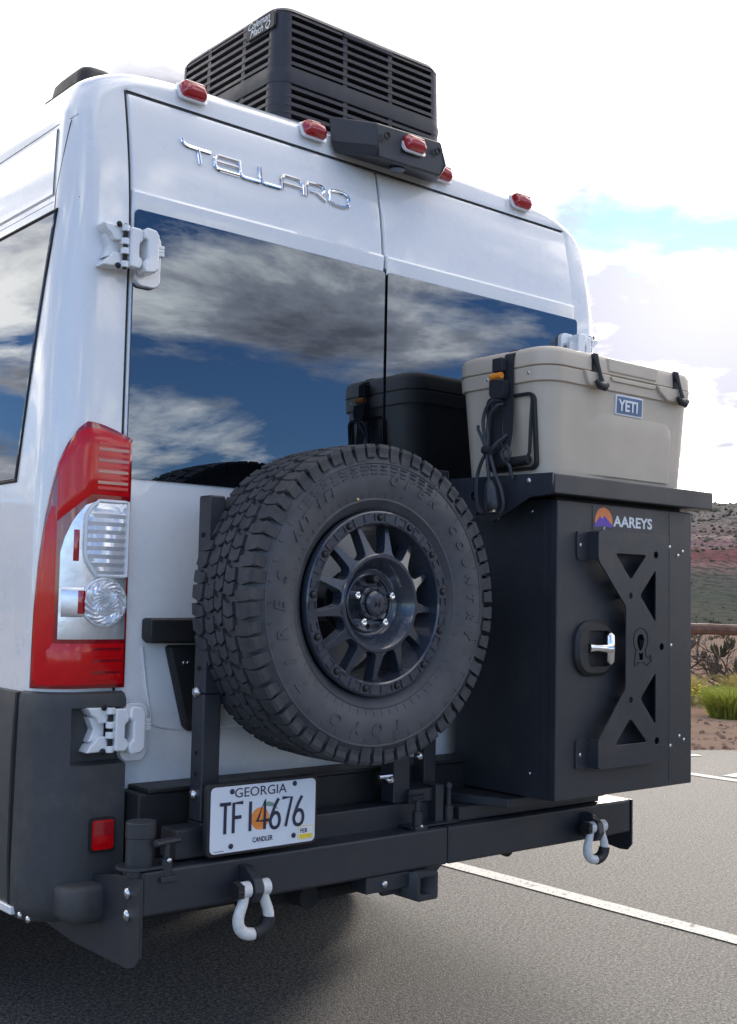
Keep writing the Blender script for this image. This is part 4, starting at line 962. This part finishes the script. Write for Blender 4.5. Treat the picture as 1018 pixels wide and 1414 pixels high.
# ------------------------------------------------------------------ cabinet
cb = thing('storage_cabinet', 'tall black steel storage cabinet on the right of the carrier', 'cabinet', (.55, -.25, .68))
m = MB(); m.box(.252, .858, -.434, -.06, .6835, 1.512); m.build('casing', 'black_powder', cb, bevel=.003)
m = MB(); m.box(.249, .256, -.437, -.405, .690, 1.508); m.build('corner_trim', 'black_bracket', cb, bevel=.0015)
m = MB(); m.box(.240, .862, -.464, -.438, .687, 1.508); cdoor = m.build('door', 'black_powder', cb, bevel=.004, seg=3)
m = MB(); m.prism([(.7482, .70), (.7495, .70), (.7495, 1.50), (.7482, 1.50)], 'y', -.4648, -.463); m.build('seam', 'black_bracket', cdoor)
m = MB()
for x, z in ((.750, 1.398), (.792, 1.374), (.815, 1.387), (.757, 1.103), (.754, .805), (.799, .831), (.822, .819)): m.dome((x, -.464, z), (0, -1, 0), .0055, .003, 8)
for z in (.75, 1.48): m.dome((.252, -.36, z), (-1, 0, 0), .005, .003, 8)
m.build('rivet', 'steel', cdoor)
# tray on top with its side gusset plates
m = MB(); m.box(.186, .924, -.500, -.045, 1.518, 1.573); m.build('tray', 'black_powder', cb, bevel=.004)
m = MB(); m.box(.27, .85, -.43, -.06, 1.5125, 1.5175); m.build('tray_spacer', 'black_bracket', cb)
hole = [circ(-.20, 1.525, .012, 12), circ(-.165, 1.490, .008, 12), [(-.235, 1.475), (-.215, 1.462), (-.208, 1.470), (-.228, 1.486)]]
me = curve_mesh([(.503-.003, 1.574), (.05, 1.582), (.05, 1.505), (.135, 1.50), (.20, 1.462), (.285, 1.448), (.42, 1.512), (.497, 1.517)], [[(-a_, b_) for a_, b_ in h_] for h_ in hole], .008, left_m(.1805, 0, 0))
gp = link('gusset_plate', me, 'black_bracket', cb)
m = MB(); m.dome((.1765, -.415, 1.556), (-1, 0, 0), .0085, .005); m.dome((.1765, -.09, 1.57), (-1, 0, 0), .006, .005); m.dome((.1765, -.30, 1.457), (-1, 0, 0), .006, .004); m.build('bolt', 'steel', gp)
m = MB(); m.box(.125, .176, -.10, -.05, 1.545, 1.605); m.build('stop_block', 'black_powder', cb, bevel=.003)
# latch
L0 = rrect(.392, 1.098, .082, .076, .045, 8)
m = MB(); m.loft([[(x, -.464, z) for x, z in rrect(.392, 1.098, .084, .078, .062, 8)], [(x, -.472, z) for x, z in rrect(.392, 1.098, .083, .077, .061, 8)], [(x, -.481, z) for x, z in rrect(.392, 1.098, .073, .067, .052, 8)], [(x, -.481, z) for x, z in rrect(.404, 1.098, .050, .050, .018, 8)], [(x, -.452+.0, z) for x, z in rrect(.404, 1.098, .046, .046, .016, 8)]], cap=False)
m.add([(x, -.4648, z) for x, z in rrect(.404, 1.098, .048, .048, .016, 8)], [tuple(range(36))])
esc = m.build('latch_plate', 'black_plastic', cdoor, smooth=35)
m = MB(); m.tube([(.358, -.478, 1.100), (.385, -.482, 1.100), (.42, -.488, 1.098), (.436, -.489, 1.098)], [.014, .0105, .012, .018], 14)
m.tube([(.436, -.490, 1.055), (.438, -.491, 1.062), (.440, -.491, 1.098), (.438, -.491, 1.134), (.436, -.490, 1.141)], [.008, .0155, .0155, .0155, .008], 14, (Vector((0, 1, 0)), .6)); m.build('latch_handle', 'bright_steel', esc, smooth=50)
# laser-cut bracket standing off the door
def rpoly(pts, r, n=4):
    o = []; k = len(pts)
    for i in range(k):
        a_, b_, c_ = Vector(pts[i-1]), Vector(pts[i]), Vector(pts[(i+1) % k]); u, v = (a_-b_).normalized(), (c_-b_).normalized(); q = min(r, (a_-b_).length*.4, (c_-b_).length*.4)
        for j in range(n+1):
            t = j/n; p = (b_+u*q)*(1-t)**2+b_*2*t*(1-t)+(b_+v*q)*t*t; o.append((p.x, p.y))
    return o
outer = rpoly([(.366, 1.426), (.690, 1.426), (.690, .768), (.369, .768), (.369, .846), (.490, .986), (.490, 1.216), (.366, 1.345)], .012)
holes = [rpoly([(.440, 1.366), (.584, 1.366), (.511, 1.292)], .012), rpoly([(.627, 1.325), (.627, 1.172), (.553, 1.249)], .010), rpoly([(.628, 1.028), (.628, .877), (.556, .955)], .010), rpoly([(.511, .902), (.588, .830), (.442, .830)], .012),
         circ(.628, 1.368, .0105), circ(.656, 1.101, .0105), circ(.634, .831, .0105), circ(.510, 1.247, .009), circ(.512, .952, .009)]
# emblem cut-outs: a jar-shaped outline round a small face
ems = [circ(.556, 1.120, .022, 20)]
holes += [rpoly([(.540, 1.122), (.545, 1.103), (.554, 1.090), (.560, 1.090), (.569, 1.103), (.574, 1.122), (.568, 1.134), (.557, 1.139), (.546, 1.134)], .003), rpoly([(.545, 1.086), (.551, 1.078), (.551, 1.064), (.568, 1.064), (.568, 1.086), (.557, 1.083)], .002)]
me = curve_mesh(outer, holes, .005, rear_m(0, -.503, 0), .0008); br_ = link('accessory_plate', me, 'black_bracket', cdoor)
m = MB(); em = smooth_path([(.535, 0, 1.093), (.527, 0, 1.105), (.524, 0, 1.125), (.532, 0, 1.146), (.556, 0, 1.156), (.581, 0, 1.146), (.589, 0, 1.125), (.586, 0, 1.105), (.579, 0, 1.093), (.582, 0, 1.076), (.590, 0, 1.070)], 4)
m.tube([(q.x, -.5057, q.z) for q in em], .0013, 5); em = [(.590, 1.070), (.603, 1.078), (.605, 1.060), (.592, 1.055), (.588, 1.048), (.576, 1.052), (.572, 1.058), (.543, 1.058), (.540, 1.050), (.527, 1.048), (.530, 1.070), (.535, 1.093)]
m.tube([(x, -.5057, z) for x, z in em], .0013, 5)
m.tube([(.550, -.5065, 1.122), (.557, -.5065, 1.103), (.564, -.5065, 1.122)], .0018, 5); m.box(.596, .598, -.506, -.5052, 1.062, 1.070); m.build('emblem', 'void', br_)
m = MB()
for x, z in ((.510, 1.247), (.512, .952)): m.cyl((x, -.500, z), (x, -.464, z), .0088, 12)
m.build('standoff', 'black_powder', br_)
m = MB(); m.box(.3665, .371, -.5005, -.4665, 1.344, 1.425); m.box(.3695, .374, -.5005, -.4665, .769, .848)
m.prism(rpoly([(.318, 1.425), (.3665, 1.425), (.3665, 1.344), (.318, 1.344)], .012), 'y', -.4695, -.4645); m.prism(rpoly([(.318, .848), (.3695, .848), (.3695, .768), (.318, .768)], .012), 'y', -.4695, -.4645); m.box(.685, .69, -.5005, -.4645, .769, 1.425); m.build('mounting_tab', 'black_bracket', br_)
m = MB(); m.dome((.332, -.4695, 1.385), (0, -1, 0), .0058, .003, 8); m.dome((.336, -.4695, .807), (0, -1, 0), .0058, .003, 8); m.build('rivet', 'steel', br_)
# sticker
m = MB(); m.box(.388, .728, -.4652, -.4642, 1.430, 1.500); st = m.build('sticker', 'black_bracket', cdoor)
m = MB(); m.prism([(.437+.039*math.cos(t), 1.457+.040*math.sin(t)) for t in [math.radians(a_) for a_ in range(-14, 195, 8)]], 'y', -.4657, -.4653); m.build('sun_disc', 'sun_print', st, smooth=0)
m = MB(); m.prism([(.392, 1.440), (.398, 1.448), (.420, 1.472), (.430, 1.463), (.440, 1.474), (.470, 1.452), (.478, 1.440), (.437, 1.444)], 'y', -.4662, -.4658); m.build('mountain', 'violet_print', st, smooth=0)
link('swoosh', text_mesh('c', .018, rear_m(.434, -.4666, 1.434), .0002, .0003, .2), 'print_white', st)
link('lettering', text_mesh('AAREYS', .0425, rear_m(.482, -.4656, 1.4465), .0002, .0012, 0, 1.21), 'print_white', st)

# ------------------------------------------------------------------ cooler
co = thing('cooler', 'tan hard-sided cooler strapped on top of the black cabinet', 'cooler', (.53, -.295, 1.575))
CX, CY = .538, -.280
def cring(z, hx, hy, r, y0=0): return [(x, y+y0, z) for x, y in rrect(CX, CY, hx, hy, r, 8)]
m = MB(); m.loft([cring(z, hx, hy, r) for z, hx, hy, r in ((1.5745, .308, .158, .055), (1.580, .316, .166, .06), (1.60, .318, .168, .062), (1.82, .336, .180, .066), (1.8425, .337, .181, .066))]); m.build('body', 'tan_plastic', co, smooth=40)
m = MB(); m.loft([cring(z, hx, hy, r) for z, hx, hy, r in ((1.836, .3385, .1825, .066), (1.839, .344, .188, .068), (1.876, .346, .190, .068), (1.880, .342, .186, .066))]); cr = m.build('collar', 'tan_plastic', co, smooth=35)
m = MB(); m.loft([cring(z, hx, hy, r) for z, hx, hy, r in ((1.8805, .340, .184, .064), (1.884, .346, .190, .067), (1.918, .345, .189, .067), (1.930, .340, .184, .064), (1.937, .326, .170, .055), (1.9385, .28, .13, .03))]); lid = m.build('lid', 'tan_plastic', co, smooth=45)
# lid end lip at the right and the proud front ledges
m = MB(); m.loft([[(x, y, z) for x, y in rrect(CX+.346, CY, .026, .13, .02, 5)] for z in (1.886, 1.912)]); m.build('lid_lip', 'tan_plastic', lid, bevel=.004)
FY = CY-.190
m = MB(); m.prism([(.335, 1.879), (.352, 1.843), (.362, 1.838), (.430, 1.838), (.440, 1.860), (.452, 1.879)], 'y', FY-.010, FY+.01); m.prism([(.668, 1.879), (.680, 1.862), (.720, 1.838), (.80, 1.838), (.815, 1.843), (.832, 1.879)], 'y', FY-.010, FY+.01); m.build('latch_ledge', 'tan_plastic', cr, bevel=.005)
m = MB(); m.prism([(.452, 1.8785), (.466, 1.864), (.662, 1.864), (.676, 1.8785)], 'y', FY-.0045, FY+.01); m.build('grip_notch', 'tan_plastic', cr, bevel=.003)
m = MB(); m.prism([(.442, 1.930), (.447, 1.889), (.674, 1.889), (.68, 1.930)], 'y', FY-.004, FY+.02); m.build('lid_step', 'tan_plastic', lid, bevel=.006)
m = MB()
pp = [(.375, 1.590), (.760, 1.590)]+[(.760-.035*(1-math.cos(t)), 1.735+.035*math.sin(t)) for t in lin(0, PI/2, 6)]+[(.40, 1.770), (.375, 1.752)]
def fy(z): return CY-(.168+(.180-.168)*(z-1.60)/.22)
ptop = lambda x: 1.770-.035*(1-math.sqrt(max(0, 1-((x-.725)/.035)**2))) if x > .725 else 1.770-.02*max(0, (.42-x)/.045)
xs_ = lin(.375, .72, 10)+[.735, .745, .752, .757, .760]
rows = [[(x, fy(1.59+(ptop(x)-1.59)*k/8)-(.006*min(1, max(0, (x-.385)/.09))-(.003 if k == 8 or x > .759 else 0)), 1.59+(ptop(x)-1.59)*k/8) for x in xs_] for k in range(9)]
m.grid(rows); sk = rows[8]+[r[-1] for r in rows[::-1][1:]]; m.loft([sk, [(x, y+.012, z) for x, y, z in sk]], cap=False, closed=False); m.build('front_panel', 'tan_plastic', co, smooth=60)
# badge
m = MB(); m.loft([[(x, fy(z)-d, z) for x, z in rrect(.555, 1.802, .063-q, .0295-q, .004, 3)] for d, q in ((-.004, 0), (.004, 0), (.0045, .001))]); bd = m.build('badge', 'print_white', co)
m = MB(); m.loft([[(x, fy(z)-d, z) for x, z in rrect(.555, 1.802, .0585, .025, .003, 3)] for d in (.001, .0052)]); m.build('badge_field', 'badge_blue', bd)
link('lettering', text_mesh('YETI', .045, Matrix.Translation((.503, fy(1.802)-.0056, 1.786)) @ Matrix.Rotation(math.radians(3.1), 4, 'X') @ rear_m(0, 0, 0), .0003, .0013, 0, 1.03), 'print_white', bd)
# rubber T latches
for x in (.392, .775):
    m = MB(); m.tube([(x-.006, FY-.003, 1.926), (x-.005, FY-.010, 1.905), (x, FY-.018, 1.868), (x+.003, FY-.020, 1.852)], [.0125, .0085, .0075, .0105], 10, (Vector((0, 1, 0)), .6))
    m.tube([(x-.022, FY-.020, 1.851), (x-.008, FY-.022, 1.838), (x+.014, FY-.022, 1.836), (x+.030, FY-.020, 1.845)], [.006, .0105, .0105, .006], 10); m.build('latch', 'latch_rubber', co)
    m = MB(); m.prism(rrect(x-.004, 1.9, .014, .034, .006, 3), 'y', FY-.0025, FY+.002); m.build('latch_slot', 'latch_rubber', lid)
# side recess, rope handle and grip
SX = CX-.336
me = curve_mesh(rrect(.322, 1.700, .092, .108, .022, 5), [rrect(.322, 1.700, .084, .100, .018, 5)], .012, left_m(SX-.004, 0, 0)); 
for v in me.vertices: v.co.x += .016*(1.82-v.co.z)/.22
link('handle_recess', me, 'black_plastic', co)
m = MB(); sg_ = [(SX+.004, -.245, 1.80), (SX-.002, -.245, 1.72), (SX-.004, -.247, 1.64), (SX-.004, -.262, 1.606)]
m.tube(sg_, .005, 8); m.tube([(a_, -.644-b_, c_) for a_, b_, c_ in sg_], .005, 8); m.tube([(SX-.008, -.245, 1.612), (SX-.012, -.32, 1.614), (SX-.008, -.398, 1.618)], [.013, .016, .013], 12); m.build('carry_handle', 'black_plastic', co)
m = MB()
for y in (-.235, -.395): m.dome((SX-.008, y, 1.862), (-1, 0, 0), .005, .003, 8)
for z in (1.79, 1.76, 1.72, 1.68): m.dome((SX+.002, -.40, z), (-1, 0, 0), .003, .002, 6)
m.dome((.262, FY+.012, 1.918), (-.6, -1, 0), .005, .004, 8); m.build('screw', 'steel', co)

# tie-down strap
stp = thing('ratchet_strap', 'black tie-down strap with orange buckle over the cooler end', 'strap', (.18, -.33, 1.60))
m = MB()
path = [(.80, -.325, 1.9415), (.50, -.325, 1.9420), (.24, -.325, 1.9410), (.212, -.325, 1.9375), (.192, -.325, 1.922), (.1865, -.325, 1.90), (.185, -.326, 1.85), (.182, -.330, 1.77), (.178, -.333, 1.70), (.172, -.334, 1.655)]
ws = [.019]*8+[.017, .014]
top = [(x, y-w_, z) for (x, y, z), w_ in zip(path, ws)]; bot = [(x, y+w_, z) for (x, y, z), w_ in zip(path, ws)]
m.grid([top, bot]); wb = m.build('webbing', 'webbing', stp, smooth=0); q = wb.modifiers.new('thick', 'SOLIDIFY'); q.thickness = .003; q.offset = 0
m = MB(); m.tube(smooth_path([(.170, -.334, 1.660), (.166, -.350, 1.645), (.162, -.356, 1.630), (.162, -.342, 1.612), (.166, -.326, 1.625), (.164, -.322, 1.640), (.168, -.334, 1.655)], 5), .0048, 8); m.tube(smooth_path([(.163, -.340, 1.612), (.162, -.356, 1.60), (.164, -.360, 1.578), (.170, -.362, 1.565)], 4), .0048, 8); m.build('hook', 'cable_rubber', stp)
m = MB(); m.box(.160, .183, -.322, -.284, 1.872, 1.912); m.prism([(-.337, 1.845), (-.280, 1.850), (-.280, 1.806), (-.292, 1.794), (-.326, 1.792), (-.337, 1.808)], 'x', .152, .180); m.build('buckle', 'webbing', stp, bevel=.004)
m = MB(); m.tube([(.158, -.285, 1.858), (.158, -.326, 1.859)], .0095, 12); m.build('release_tab', 'orange_tab', stp, bevel=.001)
m = MB(); m.box(.183, .1885, -.300, -.268, 1.60, 1.80); m.build('strap_tail', 'webbing', stp, bevel=.001)

# power cable looped at the cooler end
pc = thing('power_cable', 'black power cable looped and tied with its plug hanging down', 'cable', (.15, -.29, 1.46))
x = .158
m = MB()
m.tube(smooth_path([(.168, -.318, 1.790), (x, -.298, 1.792), (x-.004, -.272, 1.772), (x-.004, -.259, 1.735), (x, -.262, 1.690), (x-.003, -.276, 1.655), (x-.01, -.284, 1.621), (.142, -.298, 1.552)], 6), .0052, 8)
m.tube(smooth_path([(.172, -.322, 1.780), (x+.004, -.305, 1.775), (x, -.283, 1.752), (x+.004, -.270, 1.72), (x+.004, -.272, 1.685), (x-.006, -.280, 1.655), (x-.008, -.294, 1.630), (.146, -.316, 1.581), (.146, -.341, 1.530), (.150, -.344, 1.486), (.150, -.323, 1.457), (.152, -.303, 1.450)], 6), .0052, 8)
m.tube(smooth_path([(x+.006, -.272, 1.648), (x-.004, -.262, 1.630), (x-.004, -.243, 1.595), (.152, -.238, 1.555), (.150, -.246, 1.500), (.150, -.266, 1.470)], 6), .0052, 8)
m.tube(smooth_path([(x+.008, -.268, 1.645), (x, -.254, 1.625), (x+.002, -.236, 1.59), (.156, -.231, 1.555), (.154, -.238, 1.505), (.152, -.256, 1.474)], 6), .0052, 8)
m.tube(smooth_path([(x, -.235, 1.724), (x-.004, -.240, 1.712), (x-.004, -.253, 1.690), (x-.006, -.270, 1.660)], 4), .0045, 8); m.tube([(.172, -.336, 1.690), (x-.004, -.318, 1.670), (x-.006, -.298, 1.655)], .005, 8); m.tube([(.172, -.330, 1.683), (x-.002, -.312, 1.662), (x-.006, -.292, 1.649)], .005, 8)
m.build('cord', 'cable_rubber', pc)
m = MB(); m.tube([(x-.006, -.266, 1.652), (x-.008, -.298, 1.646)], .0125, 10); m.build('cable_tie', 'webbing', pc)
m = MB(); m.tube([(.142, -.300, 1.560), (.140, -.304, 1.548), (.139, -.308, 1.535), (.139, -.312, 1.50), (.139, -.315, 1.485), (.140, -.316, 1.478)], [.010, .0165, .019, .022, .021, .016], 10); m.build('plug', 'cable_rubber', pc)
m = MB(); m.tube([(.140, -.316, 1.480), (.140, -.318, 1.470)], .011, 12); m.build('plug_contact', 'brass', pc)
